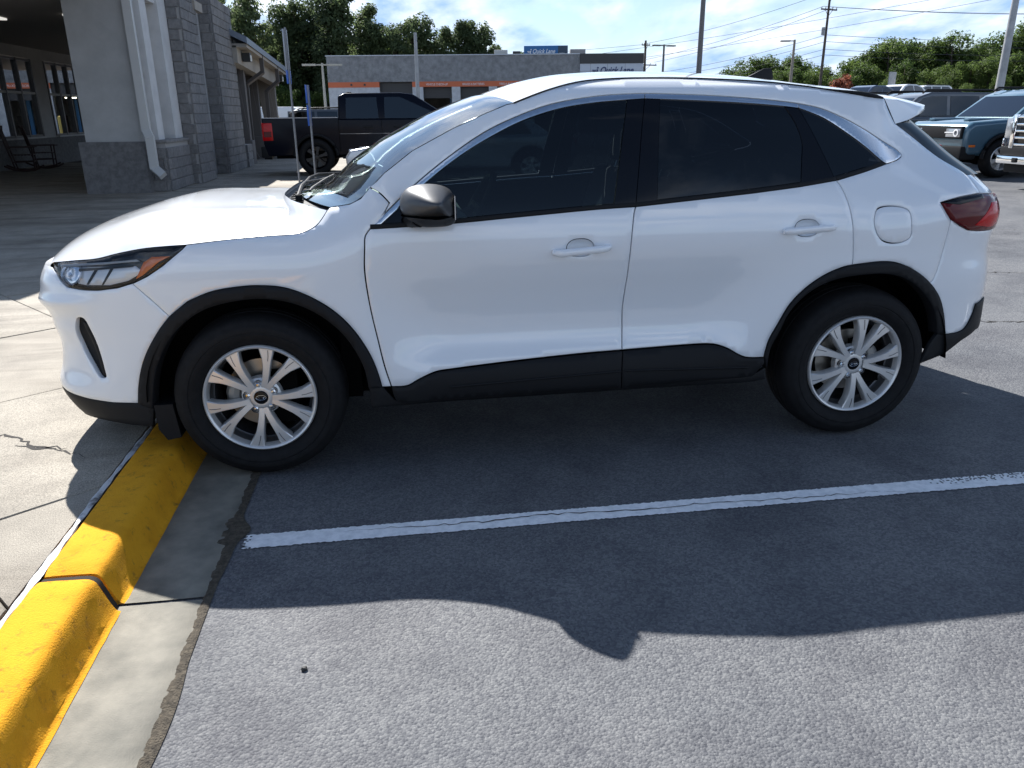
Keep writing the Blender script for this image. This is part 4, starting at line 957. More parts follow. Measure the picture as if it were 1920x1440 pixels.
for (x, a) in ((0, math.pi * .97), (2.71, .12)):
    q = MB(); P = [(x + .118 * math.cos(a + t), .10, .358 + .118 * math.sin(a + t)) for t in [-.45, -.25, 0, .25, .45]]; q.tube(P, [.028, .034, .036, .034, .028], 10); q.build("brake_caliper", CAL, SUV, smooth=True, world=True)
# wheel wells
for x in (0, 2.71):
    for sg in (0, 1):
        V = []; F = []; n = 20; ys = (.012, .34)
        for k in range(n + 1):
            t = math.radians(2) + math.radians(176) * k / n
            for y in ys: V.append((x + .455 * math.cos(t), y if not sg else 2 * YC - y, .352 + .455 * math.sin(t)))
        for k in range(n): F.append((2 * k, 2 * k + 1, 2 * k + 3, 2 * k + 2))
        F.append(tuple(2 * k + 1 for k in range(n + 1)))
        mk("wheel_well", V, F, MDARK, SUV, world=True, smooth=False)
MB().prism([(-.435, .35), (-.36, .35), (-.345, .20), (-.40, .19), (-.43, .24)], lambda p: (p[0], .03, p[1]), lambda p: (p[0], .30, p[1])).build("air_deflector", MTRIM, SUV, world=True)
# ------------------------------------------------------------------ dealership building on the left
MSTU = pmat("stucco_light", (.56, .56, .555), .9, var=.10, vscale=2.5, bump=.25, bscale=240, bdist=.004)
MSTU2 = pmat("stucco_mid", (.40, .40, .395), .9, var=.10, vscale=2.5, bump=.25, bscale=240, bdist=.004)
MBLOCK = [pmat("split_block_%d" % k, c, .95, var=.22, vscale=14, bump=.8, bscale=75, bdist=.02) for k, c in enumerate([(.20, .197, .197), (.222, .217, .215), (.182, .179, .18)])]
MBASE = pmat("block_base", (.165, .162, .163), .95, var=.25, vscale=12, bump=.7, bscale=70, bdist=.015)
MMORT = pmat("mortar", (.33, .325, .32), .95)
MCEIL = pmat("porch_ceiling", (.30, .28, .26), .9)
MTAUPE = pmat("taupe_stucco", (.34, .31, .27), .9, var=.08, vscale=3)
MBRN = pmat("brown_metal", (.075, .065, .06), .5)
MROOF = pmat("blue_grey_roof", (.17, .20, .25), .45, metal=.3)
MDSP = pmat("downspout_white", (.50, .50, .49), .5)
MFRM = pmat("window_frame", (.10, .10, .105), .4, metal=.4)
MSILL = pmat("window_sill", (.45, .45, .44), .6)
MPANE = glassmat("shop_glass", (.30, .33, .33), gain=4.5)
DL = empty("dealership_building", (-6, 14, .13), 0, "grey dealership porch with stucco column and split block piers", "building")
def wb(name, a, b, m, parent=DL, bevel=0): return MB().box(a, b).build(name, m, parent, bevel=bevel, world=True)
P1 = wb("column", (-4.96, 12.72, 1.05), (-3.96, 13.30, 5.3), MSTU2)
wb("column_base", (-5.06, 12.62, .11), (-3.93, 13.40, 1.05), MBASE)
# return wall in stucco with a shallow recess, above a block plinth
wb("stucco_pier", (-4.4, 12.95, 1.07), (-3.74, 13.36, 5.1), MSTU); wb("recess_panel", (-4.4, 13.36, 1.07), (-3.95, 14.02, 3.52), MSTU2); wb("recess_head", (-4.4, 13.36, 3.52), (-3.742, 14.02, 5.1), MSTU); wb("stucco_pier", (-4.4, 14.02, 1.07), (-3.70, 14.60, 5.1), MSTU)
def blockwork(name, x0, x1, y0, y1, z0, z1, cap=None, bl=.40, ch=.20):
    """a pier of single blocks: core in mortar, blocks on the -y and +x faces"""
    core = wb(name, (x0, y0 + .02, z0), (x1 - .02, y1, z1), MMORT); cache = {}
    def blk(a, b, ax):
        key = (round(b[0] - a[0], 2), round(b[1] - a[1], 2), round(b[2] - a[2], 2), random.randrange(3))
        if key not in cache:
            d = [b[k] - a[k] for k in range(3)]; o = MB().box((0, 0, 0), d).build("block", MBLOCK[key[3]], core, bevel=.008, seg=1); cache[key] = o.data
        else: o = link("block", cache[key], core)
        o.matrix_parent_inverse = wmat(core).inverted(); o.location = a
    nz = int(round((z1 - z0) / ch))
    for k in range(nz):
        za, zb = z0 + k * ch + .005, z0 + (k + 1) * ch - .005
        y = y0 - (.0 if k % 2 else bl / 2)
        while y < y1 - .02:
            a, b = max(y, y0) + .005, min(y + bl, y1) - .005
            if b - a > .05: blk((x1 - .03, a, za), (x1 + random.uniform(.006, .014), b, zb), 0)
            y += bl
        x = x0 - (.0 if k % 2 else bl / 2)
        while x < x1 - .05:
            a, b = max(x, x0) + .005, min(x + bl, x1 - .035) - .005
            if b - a > .05: blk((a, y0 - random.uniform(.004, .010), za), (b, y0 + .03, zb), 1)
            x += bl
    return core
blockwork("block_plinth", -4.3, -3.60, 12.86, 14.58, .13, 1.01); wb("plinth_cap", (-4.3, 12.84, 1.012), (-3.575, 14.6, 1.07), MBLOCK[1], bevel=.01)
blockwork("block_pier", -4.1, -3.42, 14.62, 15.98, .13, 4.93); wb("stucco_infill", (-4.1, 15.98, .13), (-3.72, 17.58, 5.1), MSTU2)
blockwork("block_pier", -4.1, -3.40, 17.58, 19.9, .13, 4.13); blockwork("block_plinth", -4.1, -3.34, 19.92, 20.7, .13, .73); wb("stucco_return", (-4.1, 19.92, .735), (-3.55, 20.5, 4.0), MSTU)
wb("beam_end", (-4.1, 15.7, 3.62), (-3.36, 16.4, 3.80), MTAUPE)
# gable above the porch
G = [(7.2, 3.75), (13.2, 5.7), (21.9, 3.75), (21.9, 3.95), (13.2, 5.95), (7.2, 3.95)]
MB().prism([(7.6, 3.9), (13.2, 5.7), (21.5, 3.9)], lambda q: (-4.05, q[0], q[1]), lambda q: (-3.95, q[0], q[1])).build("gable_wall", MSTU2, DL, world=True)
MB().prism(G, lambda q: (-14, q[0], q[1]), lambda q: (-3.75, q[0], q[1])).build("gable_roof", MROOF, DL, world=True)
wb("porch_ceiling", (-14, 7.4, 3.42), (-4.97, 36, 3.5), MCEIL); wb("porch_ceiling", (-4.96, 13.4, 3.42), (-4.12, 36, 3.5), MCEIL)
wb("porch_column", (-6.6, 8.1, 1.05), (-5.7, 8.9, 3.42), MSTU2); wb("porch_column_base", (-6.7, 8.0, .11), (-5.6, 9.0, 1.05), MBASE)
# porch lights
MLIT = pmat("porch_light", (.8, .8, .78), .5, emis=(1, .97, .9, .35))
for (x, y) in ((-5.6, 15.4), (-7.2, 15.1)):
    t = wb("porch_light", (x - .1, y - .6, 3.38), (x + .1, y + .6, 3.415), MLIT); 
# back wall with shop windows
wb("shop_wall_base", (-10.1, 13, .11), (-9.78, 36, .90), MBASE); wb("shop_wall_head", (-10.1, 13, 3.12), (-9.8, 36, 3.42), MSTU2)
for (a, b) in ((13, 18.5), (23.2, 24.15), (27.6, 36)): wb("shop_wall", (-10.1, a, .90), (-9.79, b, 3.12), MSTU2)
for (a, b) in ((18.52, 23.18), (24.17, 27.58)):
    wf = wb("shop_window", (-9.86, a, .93), (-9.83, b, 3.1), MPANE); wf.data.materials[0] = MDARK if False else MPANE
    wb("window_sill", (-9.84, a, .90), (-9.70, b, .945), MSILL, wf)
    n = int((b - a) / .85); st = (b - a) / n
    for k in range(n + 1): wb("mullion", (-9.84, a + k * st - .035, .945), (-9.76, a + k * st + .035, 3.1), MFRM, wf)
    for z in (.97, 2.16, 3.06): wb("transom", (-9.835, a, z - .03), (-9.775, b, z + .03), MFRM if z != 2.16 else MSILL, wf)
wb("shop_floor", (-16, 13, .06), (-10.2, 36, .10), MSTU2); wb("shop_back_wall", (-16.2, 13, .1), (-16, 36, 3.4), MSTU)
MSHOP = pmat("shop_ceiling_light", (.9, .9, .88), .5, emis=(1, .97, .92, 5))
for (x, y) in ((-12, 18.5), (-12, 21.5), (-12, 25), (-14.2, 20), (-14.2, 24)): wb("shop_light", (x - .3, y - .6, 3.33), (x + .3, y + .6, 3.36), MSHOP)
# downspouts
def spout(name, pts, w, m, parent=DL):
    mb = MB()
    for a, b in zip(pts, pts[1:]):
        a, b = Vector(a), Vector(b); d = (b - a).normalized(); u = Vector((1, 0, 0)) if abs(d.x) < .8 else Vector((0, 1, 0)); v = d.cross(u).normalized(); u = v.cross(d).normalized()
        vs = [p + u * w * i + v * w * .75 * j for p in (a - d * w * .4, b + d * w * .4) for i, j in ((-1, -1), (1, -1), (1, 1), (-1, 1))]
        mb.add(vs, [(3, 2, 1, 0), (4, 5, 6, 7), (0, 1, 5, 4), (1, 2, 6, 5), (2, 3, 7, 6), (3, 0, 4, 7)])
    return mb.build(name, m, parent, world=True, smooth=False)
spout("downspout", [(-3.86, 12.66, 3.9), (-3.86, 12.66, 1.25), (-3.80, 12.60, 1.12), (-3.80, 12.60, .58), (-3.66, 12.52, .46)], .072, MDSP)
spout("downspout", [(-5.42, 8.3, 3.4), (-5.42, 8.3, .62), (-5.0, 8.42, .40)], .09, MSTU2)
# lower wing with splayed columns
EV = lambda y: 3.52 - .042 * (y - 17)
V = []
for (y) in (19.5, 27.6): V += [(-2.98, y, EV(y)), (-2.98, y, EV(y) - .16), (-4.9, y, EV(y) + .9), (-4.9, y, EV(y) + .74), (-9.7, y, EV(y) + 2.4), (-9.7, y, EV(y) + 2.24)]
MB().add(V, [(0, 6, 8, 2), (2, 8, 10, 4), (1, 3, 9, 7), (3, 5, 11, 9), (0, 1, 7, 6), (0, 2, 3, 1), (2, 4, 5, 3), (6, 7, 9, 8), (8, 9, 11, 10)]).build("wing_roof", MROOF, DL, world=True)
MB().prism([(19.6, EV(19.6) - .62), (27.3, EV(27.3) - .62), (27.3, EV(27.3) - .20), (19.6, EV(19.6) - .20)], lambda q: (-3.55, q[0], q[1]), lambda q: (-3.28, q[0], q[1])).build("wing_beam", MTAUPE, DL, world=True)
MB().prism([(19.6, EV(19.6) - .24), (27.5, EV(27.5) - .24), (27.5, EV(27.5) - .15), (19.6, EV(19.6) - .15)], lambda q: (-4.9, q[0], q[1]), lambda q: (-3.02, q[0], q[1])).build("wing_soffit", MTAUPE, DL, world=True)
MB().prism([(-5.2, 2.55), (-3.30, 2.55), (-3.30, 2.86), (-4.9, 3.6), (-5.2, 3.6)], lambda q: (q[0], 27.30, q[1]), lambda q: (q[0], 27.42, q[1])).build("wing_gable", MTAUPE, DL, world=True)
def splay(x, y, m, w=.17, s=1):
    c = MB().box((x - w - .06, y - w - .06, .12), (x + w + .06, y + w + .06, .80)).build("wing_column", m, DL, world=True, bevel=.02)
    MB().add([(x - w, y - w, .8), (x + w, y - w, .8), (x + w, y + w, .8), (x - w, y + w, .8), (x - w - .34 * s, y - w, 2.75), (x - .02, y - w, 2.75), (x - .02, y + w, 2.75), (x - w - .34 * s, y + w, 2.75)], [(0, 3, 2, 1), (4, 5, 6, 7), (0, 1, 5, 4), (1, 2, 6, 5), (2, 3, 7, 6), (3, 0, 4, 7)]).build("column_shaft", m, c, world=True)
    MB().add([(x + w * .2, y - w * .8, .8), (x + w, y - w * .8, .8), (x + w, y + w * .8, .8), (x + w * .2, y + w * .8, .8), (x + w * .1, y - w * .8, 2.75), (x + w, y - w * .8, 2.75), (x + w, y + w * .8, 2.75), (x + w * .1, y + w * .8, 2.75)], [(0, 3, 2, 1), (4, 5, 6, 7), (0, 1, 5, 4), (1, 2, 6, 5), (2, 3, 7, 6), (3, 0, 4, 7)]).build("column_post", m, c, world=True)
MCOLD = pmat("column_dark", (.115, .107, .105), .8); splay(-3.66, 21.6, MCOLD); splay(-4.02, 26.2, MCOLD); splay(-3.62, 27.25, pmat("column_taupe", (.20, .18, .16), .85), .2, .6)
for y, x in ((22.2, -3.5), (25.4, -3.42)):
    spout("wing_downspout", [(-3.06, y, EV(y) - .15), (-3.06, y, EV(y) - .62), (x - .0, y - .3, EV(y) - .95), (x - .02, y - .3, .5), (x + .10, y - .35, .28)], .055, MBRN)
MFLD = pmat("flood_black", (.02, .02, .02), .5); MFLW = pmat("flood_lens", (.7, .7, .66), .3)
for y in (20.3, 26.7):
    o = wb("flood_light", (-3.26, y - .10, EV(y) - .52), (-3.06, y + .16, EV(y) - .30), MFLD); wb("flood_lens", (-3.055, y - .09, EV(y) - .51), (-3.045, y + .14, EV(y) - .36), MFLW, o)
# rocking chair
MWD = pmat("dark_wood", (.045, .022, .02), .6)
def rocker(x, y, rz, lab):
    r = empty("rocking_chair", (x, y, .13), rz, lab, "chair"); t = lambda n, p, q, w=.02: MB().tube([p, q], w, 8).build(n, MWD, r, smooth=True)
    for s in (-.27, .27):
        MB().tube([(-.45, s, .16), (-.25, s, .06), (0, s, .02), (.25, s, .05), (.42, s, .13)], .024, 8).build("rocker_rail", MWD, r, smooth=True)
        t("front_leg", (.24, s, .05), (.25, s, .62)); t("rear_post", (-.2, s, .05), (-.42, s, 1.15)); MB().box((-.30, s - .05, .61), (.34, s + .05, .635)).build("arm", MWD, r, bevel=.008)
        t("side_rung", (.24, s, .25), (-.24, s, .25), .012)
    t("front_rung", (.24, -.27, .25), (.24, .27, .25), .012); t("top_rail", (-.41, -.27, 1.1), (-.41, .27, 1.1), .025); t("lower_rail", (-.30, -.27, .55), (-.30, .27, .55))
    for k in range(7): MB().box((-.25 + k * .075, -.27, .415), (-.19 + k * .075, .27, .435)).build("seat_slat", MWD, r)
    for k in range(6): t("back_slat", (-.30, -.2 + k * .08, .55), (-.41, -.2 + k * .08, 1.1), .012)
rocker(-9.1, 21.2, .5, "dark wooden rocking chair on the porch under the shop window, right one")
rocker(-9.1, 19.9, .3, "dark wooden rocking chair cut off by the picture's left edge")
# sign posts, seen nearly edge on
MGALV = pmat("galvanised", (.33, .34, .36), .45, metal=.6, var=.15, vscale=20); MBLUE = pmat("sign_blue", (.02, .10, .42), .4); MSGW = pmat("sign_white", (.7, .7, .7), .4)
def signpost(x, y, h, faces, lab, lean=0):
    r = empty("sign_post", (x, y, .13), 0, lab, "sign"); r.rotation_euler = (0, lean, math.radians(80))
    mb = MB(); mb.box((-.028, -.004, 0), (.028, .004, h)); mb.box((-.032, -.02, 0), (-.026, .004, h)); mb.box((.026, -.02, 0), (.032, .004, h)); mb.build("post", MGALV, r)
    for (z0, z1, w, bl) in faces:
        pl = MB().box((-w, .006, z0), (w, .011, z1)).build("sign_plate", MBLUE if bl else MGALV, r, bevel=.002)
        if bl: MB().box((-w * .55, .0115, z0 + (z1 - z0) * .35), (w * .55, .0135, z0 + (z1 - z0) * .8)).build("sign_symbol", MSGW, pl)
    return r
signpost(-1.36, 13.95, 2.98, [(2.22, 2.95, .16, False), (1.95, 2.2, .16, True)], "tall galvanised sign post with edge on plates by the porch")
signpost(-1.03, 14.0, 1.93, [(1.15, 1.55, .15, True), (1.58, 1.93, .15, True)], "short sign post with a blue accessible parking plate")

# ------------------------------------------------------------------ service building
MQG = pmat("split_face_grey", (.27, .27, .27), .95, var=.25, vscale=3, bump=.8, bscale=14, bdist=.05); MQW = pmat("painted_block_white", (.56, .57, .58), .85, var=.12, vscale=4, bump=.5, bscale=10, bdist=.04)
MORG = pmat("orange_band", (.62, .16, .07), .7); MQD = pmat("fascia_dark", (.055, .052, .05), .6); MQP = pmat("panel_pale", (.55, .58, .63), .4); MNAVY = pmat("letter_navy", (.02, .04, .13), .4); MSBL = pmat("sign_box_blue", (.015, .14, .36), .35); MWHT = pmat("letter_white", (.8, .8, .8), .4)
MSTEELW = pmat("coping", (.5, .52, .55), .4, metal=.4)
QL = empty("service_building", (-3.69, 57.2, 0), math.radians(-8.2), "grey block service garage with orange band and open bays", "building")
def qb(name, a, b, m, parent=QL, bevel=0): return MB().box(a, b).build(name, m, parent, bevel=bevel)
LQ = 22.33
up = qb("upper_wall", (0, 0, 3.66), (17.87, .5, 5.36), MQG); qb("wall_coping", (-.05, -.05, 5.362), (17.87, .55, 5.42), MSTEELW)
doors = [(3.63, 5.97, 3.62), (6.73, 8.77, 3.3), (9.37, 11.41, 3.3), (12.0, 14.05, 3.3), (14.65, 16.7, 3.3)]
x = 0
for k, (a, b, t) in enumerate(doors + [(17.87, 17.87, 3.3)]):
    qb("wall_pier", (x, 0, -.5), (a, .5, 3.30), MQW); x = b
qb("orange_band", (0, -.02, 3.302), (3.63, .48, 3.655), MORG); qb("orange_band", (5.97, -.02, 3.302), (17.87, .48, 3.655), MORG)
for q in (1.65, 2.6): qb("vent_cap", (q - .06, -.06, 3.42), (q + .06, 0, 3.54), MQD)
qb("garage_floor", (0, .5, -.05), (LQ, 12, 0), MBASE); qb("garage_back_wall", (0, 11.8, 0), (LQ, 12, 5.2), MQG); qb("garage_roof", (0, .5, 5.1), (LQ, 12, 5.3), MQD); qb("garage_side_wall", (0, .5, -.5), (.3, 11.8, 5.1), MQG); qb("garage_side_wall", (LQ - .3, .5, -.5), (LQ, 11.8, 5.1), MQG)
MTUBE = pmat("shop_tube_light", (.9, .9, .8), .5, emis=(1, .95, .75, 4))
for k, (a, b, t) in enumerate(doors):
    d = qb("bay_door", (a, .30, t - .75), (b, .36, t), MQD); qb("door_track", (a, .2, -.3), (a + .07, .4, t), MQD, d); qb("door_track", (b - .07, .2, -.3), (b, .4, t), MQD, d)
    qb("bay_light", (a + .6, 1.6, 2.72), (a + 1.9, 1.7, 2.78), MTUBE)
    qb("tool_cabinet", (a + .3, 8, 0), (a + 1.0, 8.6, 1.6), MRED if k == 1 else MQD); qb("lift_post", (a + 1.6, 4, 0), (a + 1.85, 4.3, 3.2), MSBL)
for (a, tx) in ((6.95, "VEHICLE CHECK-UP"), (9.55, "BRAKES & BATTERIES"), (12.15, "TIRES & ALIGNMENT")):
    text_obj("band_lettering", tx, .2, MWHT, (a, -.025, 3.40), (math.pi / 2, 0, 0), QL, width=1.55, ext=.004)
qb("pale_panel_wall", (17.88, -.06, 2.9), (LQ, .48, 4.74), MQP); qb("fascia", (17.88, -.1, 4.742), (LQ + .02, .48, 5.40), MQD); qb("showroom_front", (17.88, .1, -.3), (LQ, .3, 2.898), MPANE)
for xx in (18.6, 19.8, 21.05): qb("panel_joint", (xx, -.064, 2.95), (xx + .02, -.059, 4.74), MQG)
qb("panel_joint", (17.88, -.0645, 4.23), (LQ, -.0595, 4.25), MQG)
def logo(parent, x, z, s, m, y):
    for k in range(3):
        MB().prism([(-.42 + k * .06, .30 - k * .11), (.02, .30 - k * .11), (.06, .22 - k * .11), (-.34 + k * .07, .22 - k * .11)], lambda q: (x + q[0] * s, y, z + q[1] * s), lambda q: (x + q[0] * s, y - .03, z + q[1] * s)).build("logo_wing", m, parent)
    MB().prism([(.04, -.12), (.20, -.12), (.30, .36), (.14, .36)], lambda q: (x + q[0] * s, y, z + q[1] * s), lambda q: (x + q[0] * s, y - .03, z + q[1] * s)).build("logo_stem", m, parent)
    MB().lathe([(0, 0), (.10 * s, 0), (.10 * s, .03), (0, .03)], 'y', 16, c=(x + .26 * s, y - .03, z + .52 * s)).build("logo_dot", m, parent)
text_obj("sign_lettering", "Quick Lane", .62, MNAVY, (19.32, -.075, 4.09), (math.pi / 2, 0, 0), QL, shear=.35, ext=.02, width=2.35, bold=.012); logo(QL, 18.98, 4.14, .62, MNAVY, -.07)
# roof sign box
RS = empty("roof_sign", (10.7, 59.0, 5.0), math.radians(-10.5), "blue sign box above the service garage roof", "sign")
bx = MB().box((0, 0, 0), (3.28, .35, 1.22)).build("sign_box", MSBL, RS, bevel=.02); MB().box((2.55, -.012, .02), (3.26, -.002, 1.20)).build("sign_dark_panel", pmat("sign_navy", (.03, .06, .10), .4), RS)
MB().box((.3, .1, -3), (.5, .25, 0)).build("sign_leg", MQD, RS); MB().box((2.8, .1, -3), (3.0, .25, 0)).build("sign_leg", MQD, RS)
text_obj("sign_lettering", "Quick Lane", .42, MWHT, (.66, -.004, .70), (math.pi / 2, 0, 0), RS, shear=.35, ext=.008, width=1.68, bold=.008); text_obj("sign_lettering", "TIRE & AUTO CENTER", .13, MWHT, (.82, -.004, .545), (math.pi / 2, 0, 0), RS, ext=.006, width=1.3); text_obj("sign_lettering", "OPEN", .17, MWHT, (2.62, -.014, .60), (math.pi / 2, 0, 0), RS, ext=.006, width=.42); logo(RS, .42, .72, .45, MWHT, -.004)
MHV = pmat("hvac_white", (.55, .55, .52), .6); MHV2 = pmat("hvac_grey", (.36, .34, .33), .6)
def hvac(x, y, z, w, h, m, lab):
    r = empty("rooftop_unit", (x, y, z), math.radians(-8), lab, "air unit"); MB().box((0, 0, 0), (w, 1.1, h)).build("casing", m, r, bevel=.03)
    for k in range(4): MB().box((.08, -.012, .12 + k * h * .18), (w - .08, -.002, .18 + k * h * .18)).build("louvre", MQD if False else m, r)
hvac(8.5, 59.3, 5.3, 1.0, .66, MHV, "small white air unit on the garage roof left of the blue sign"); hvac(14.15, 58.6, 5.3, 1.15, .68, MHV2, "grey air unit on the garage roof right of the blue sign"); hvac(9.95, 59.6, 5.3, .55, .60, MQD, "dark narrow air unit touching the blue roof sign's left end")

# ------------------------------------------------------------------ poles and wires
MPOL = pmat("pole_bronze", (.14, .13, .13), .45, metal=.4); MPOLG = pmat("pole_grey", (.36, .36, .36), .5, metal=.3, var=.15, vscale=3); MWOOD = pmat("pole_wood", (.10, .08, .065), .9, var=.3, vscale=6); MWIRE = pmat("wire_dark", (.05, .05, .055), .6)
def lamp_post(x, y, z0, h, r, m, heads, lab, rz=0):
    o = empty("lamp_post", (x, y, z0), rz, lab, "lamp post"); MB().lathe([(r * 1.25, 0), (r * .75, h)], 'z', 16).build("pole", m, o, smooth=True); MB().lathe([(0, .7), (r * 2.6, .7), (r * 2.6, 0)], 'z', 16).build("pole_base", MCONC_B, o, smooth=True, sharp=30)
    for a in heads:
        hd = MB(); M = Matrix.Rotation(a, 4, 'Z'); hd.box((.05, -.05, h - .14), (.5, .05, h - .06), M=M); hd.box((.4, -.2, h - .16), (1.25, .2, h - .05), M=M); hd.build("lamp_head", m, o)
    return o
lamp_post(12.65, 28.2, 0, 9.5, .095, MPOL, [0, math.pi], "tall bronze lamp post rising behind the white SUV's roof")
lamp_post(30.5, 34.0, .6, 9.0, .17, MPOLG, [0, math.pi], "pale grey lamp post at the far right edge")
lamp_post(26.95, 75, 0, 7.6, .12, MPOL, [.3, math.pi + .3], "bronze lamp post with two heads near the garage's right end")
lamp_post(36.8, 68.2, 1.0, 6.5, .13, pmat("pole_tan", (.26, .22, .18), .6), [math.pi - .2], "tan lamp post with one head beside the roof antenna")
lamp_post(-3.56, 51.5, 0, 4.6, .09, pmat("pole_cream", (.42, .40, .34), .6), [0, math.pi], "slim cream lamp post at the garage's left corner")
lamp_post(2.24, 45.8, 0, 5.9, .115, MPOLG, [], "plain grey pole standing in front of the garage bays")
def util_pole(x, y, z0, h, arms, lab, rz, k=1):
    o = empty("utility_pole", (x, y, z0), rz, lab, "utility pole"); MB().lathe([(.2 * k, 0), (.13 * k, h), (0, h)], 'z', 12).build("pole", MWOOD, o, smooth=True)
    for (z, w) in arms:
        a = MB().box((-w, -.14, z - .07), (w, -.02, z + .07)).build("crossarm", MWOOD, o)
        for q in (-.95, -.45, .45, .95): MB().lathe([(.03, 0), (.06, .05), (.04, .12), (.06, .17), (0, .22)], 'z', 8, c=(q * w, -.08, z + .07)).build("insulator", MPOLG, a, smooth=True)
        MB().tube([(-w * .5, -.08, z), (0, -.05, z - .7)], .03, 5).build("brace", MWOOD, a); MB().tube([(w * .5, -.08, z), (0, -.05, z - .7)], .03, 5).build("brace", MWOOD, a)
    MB().lathe([(0, 0), (.22, 0), (.22, .8), (0, .85)], 'z', 12, c=(-.45, 0, h * .62)).build("transformer", MPOLG, o, smooth=True, sharp=40)
    return o
util_pole(50.0, 87, 1.5, 13.0, [(12.1, .75), (10.7, 1.25)], "tall wooden utility pole with crossarms above the wooded hill", .35, .9)
util_pole(36.7, 112, 0, 11.0, [(10.4, .7), (7.8, 2.0)], "distant wooden utility pole beside the service garage", .35, 1.1)
def wire(a, b, sag, lab, n=24, r=.022):
    a, b = Vector(a), Vector(b); P = [a.lerp(b, k / n) - Vector((0, 0, sag * 4 * (k / n) * (1 - k / n))) for k in range(n + 1)]
    o = MB().tube(P, r, 5).build("power_line", MWIRE, None, smooth=True); tag(o, lab, "power line", "overhead power lines")
PA, PB, PC = Vector((50, 87, 0)), Vector((36.7, 112, 0)), Vector((100, 76, 0))
for k, (za, zb, dy) in enumerate([(14.1, 10.6, 0), (12.5, 8.2, -1.0), (12.5, 8.2, 1.0), (9.6, 6.6, .1), (8.9, 6.0, .1), (8.1, 5.3, .1), (7.5, 4.8, .1)]):
    off = Vector((dy * .8, dy * .3, 0))
    nth = ("topmost", "second", "third", "fourth", "fifth", "sixth", "lowest")[k]
    wire(PA + off + Vector((0, 0, za)), PB + off * 2 + Vector((0, 0, zb)), .5, nth + " of seven power lines left of the tall utility pole")
    wire(PA + off + Vector((0, 0, za)), PC + off + Vector((0, 0, za * .92 + .5)), .9, nth + " of seven power lines right of the tall utility pole")
wire((36.7, 112, 10.5), (-40, 175, 11), 1.0, "thin overhead power line running off behind the garage")
for k, z in enumerate((15.5, 16.6)): wire((20, 100, z - 9), (95, 60, z + 3), 1.2, ("lower", "upper")[k] + " of two faint power lines crossing high behind the utility pole", r=.018)
# small road furniture far left
MYB = pmat("bollard_yellow", (.65, .48, .12), .6)
for k, (x, y) in enumerate(((-5.25, 40.6), (-3.95, 40.5))):
    o = MB().lathe([(.11, -.1), (.11, 1.45), (.08, 1.52), (0, 1.55)], 'z', 16).build("bollard", MYB, None, smooth=True, sharp=40); o.location = (x, y, 0); tag(o, ("left" if k == 0 else "right") + " yellow bollard of the pair before the white van", "bollard", "yellow bollards far left")
o = MB().box((-.5, -.03, 0), (.5, .03, 1.15)).build("panel", MPOLG); o.name = "square_sign"
r = empty("back_of_sign", (39.1, 56.3, 1.0), .5, "pale square sign seen from behind before the wood", "sign"); o.parent = r; o.location = (0, 0, 2.1); o.name = "sign_plate"; MB().tube([(0, .05, 0), (0, .05, 3.2)], .04, 8).build("post", MGALV, r)
# ------------------------------------------------------------------ other vehicles: nose at x=0, body runs along +x, near side at -y
MTYRE2 = MRUB
def simple_wheel(parent, x, y, z, r, rim, side, spokes=6, dark=False):
    w = empty("wheel"); w.parent = parent; w.location = (x, y, z); w.rotation_euler = (0, 0, 0 if side < 0 else math.pi)
    MB().lathe([(r * .62, .02), (r * .66, -.01), (r * .8, -.025), (r * .94, -.01), (r, .03), (r, .19), (r * .9, .22), (r * .62, .22)], 'y', 40).build("tyre", MRUB, w, smooth=True, sharp=50)
    MB().lathe([(r * .635, .0), (r * .60, -.012), (r * .57, .01), (r * .54, .12), (0, .13)], 'y', 40).build("rim", MBLK if dark else rim, w, smooth=True, sharp=40)
    for k in range(spokes):
        a = 2 * math.pi * k / spokes + .3; c, s = math.cos(a), math.sin(a); n = Vector((-s, 0, c)); d = Vector((c, 0, s)); V = []
        for rr, h in ((.06, .030), (r * .35, .026), (r * .58, .045)):
            V += [d * rr + n * h + Vector((0, .05, 0)), d * rr + n * h + Vector((0, .004, 0)), d * rr - n * h + Vector((0, .004, 0)), d * rr - n * h + Vector((0, .05, 0))]
        F = [(i * 4 + j, (i + 1) * 4 + j, (i + 1) * 4 + (j + 1) % 4, i * 4 + (j + 1) % 4) for i in range(2) for j in range(4)]
        MB().add(V, F).build("spoke", rim, w)
    MB().lathe([(0, .0), (.05, .002), (.07, .02), (.08, .05)], 'y', 20).build("hub_cap", rim, w, smooth=True)
def arc(cx, cz, r, a0, a1, n=10): return [(cx + r * math.cos(a0 + (a1 - a0) * k / n), cz + r * math.sin(a0 + (a1 - a0) * k / n)) for k in range(n + 1)]
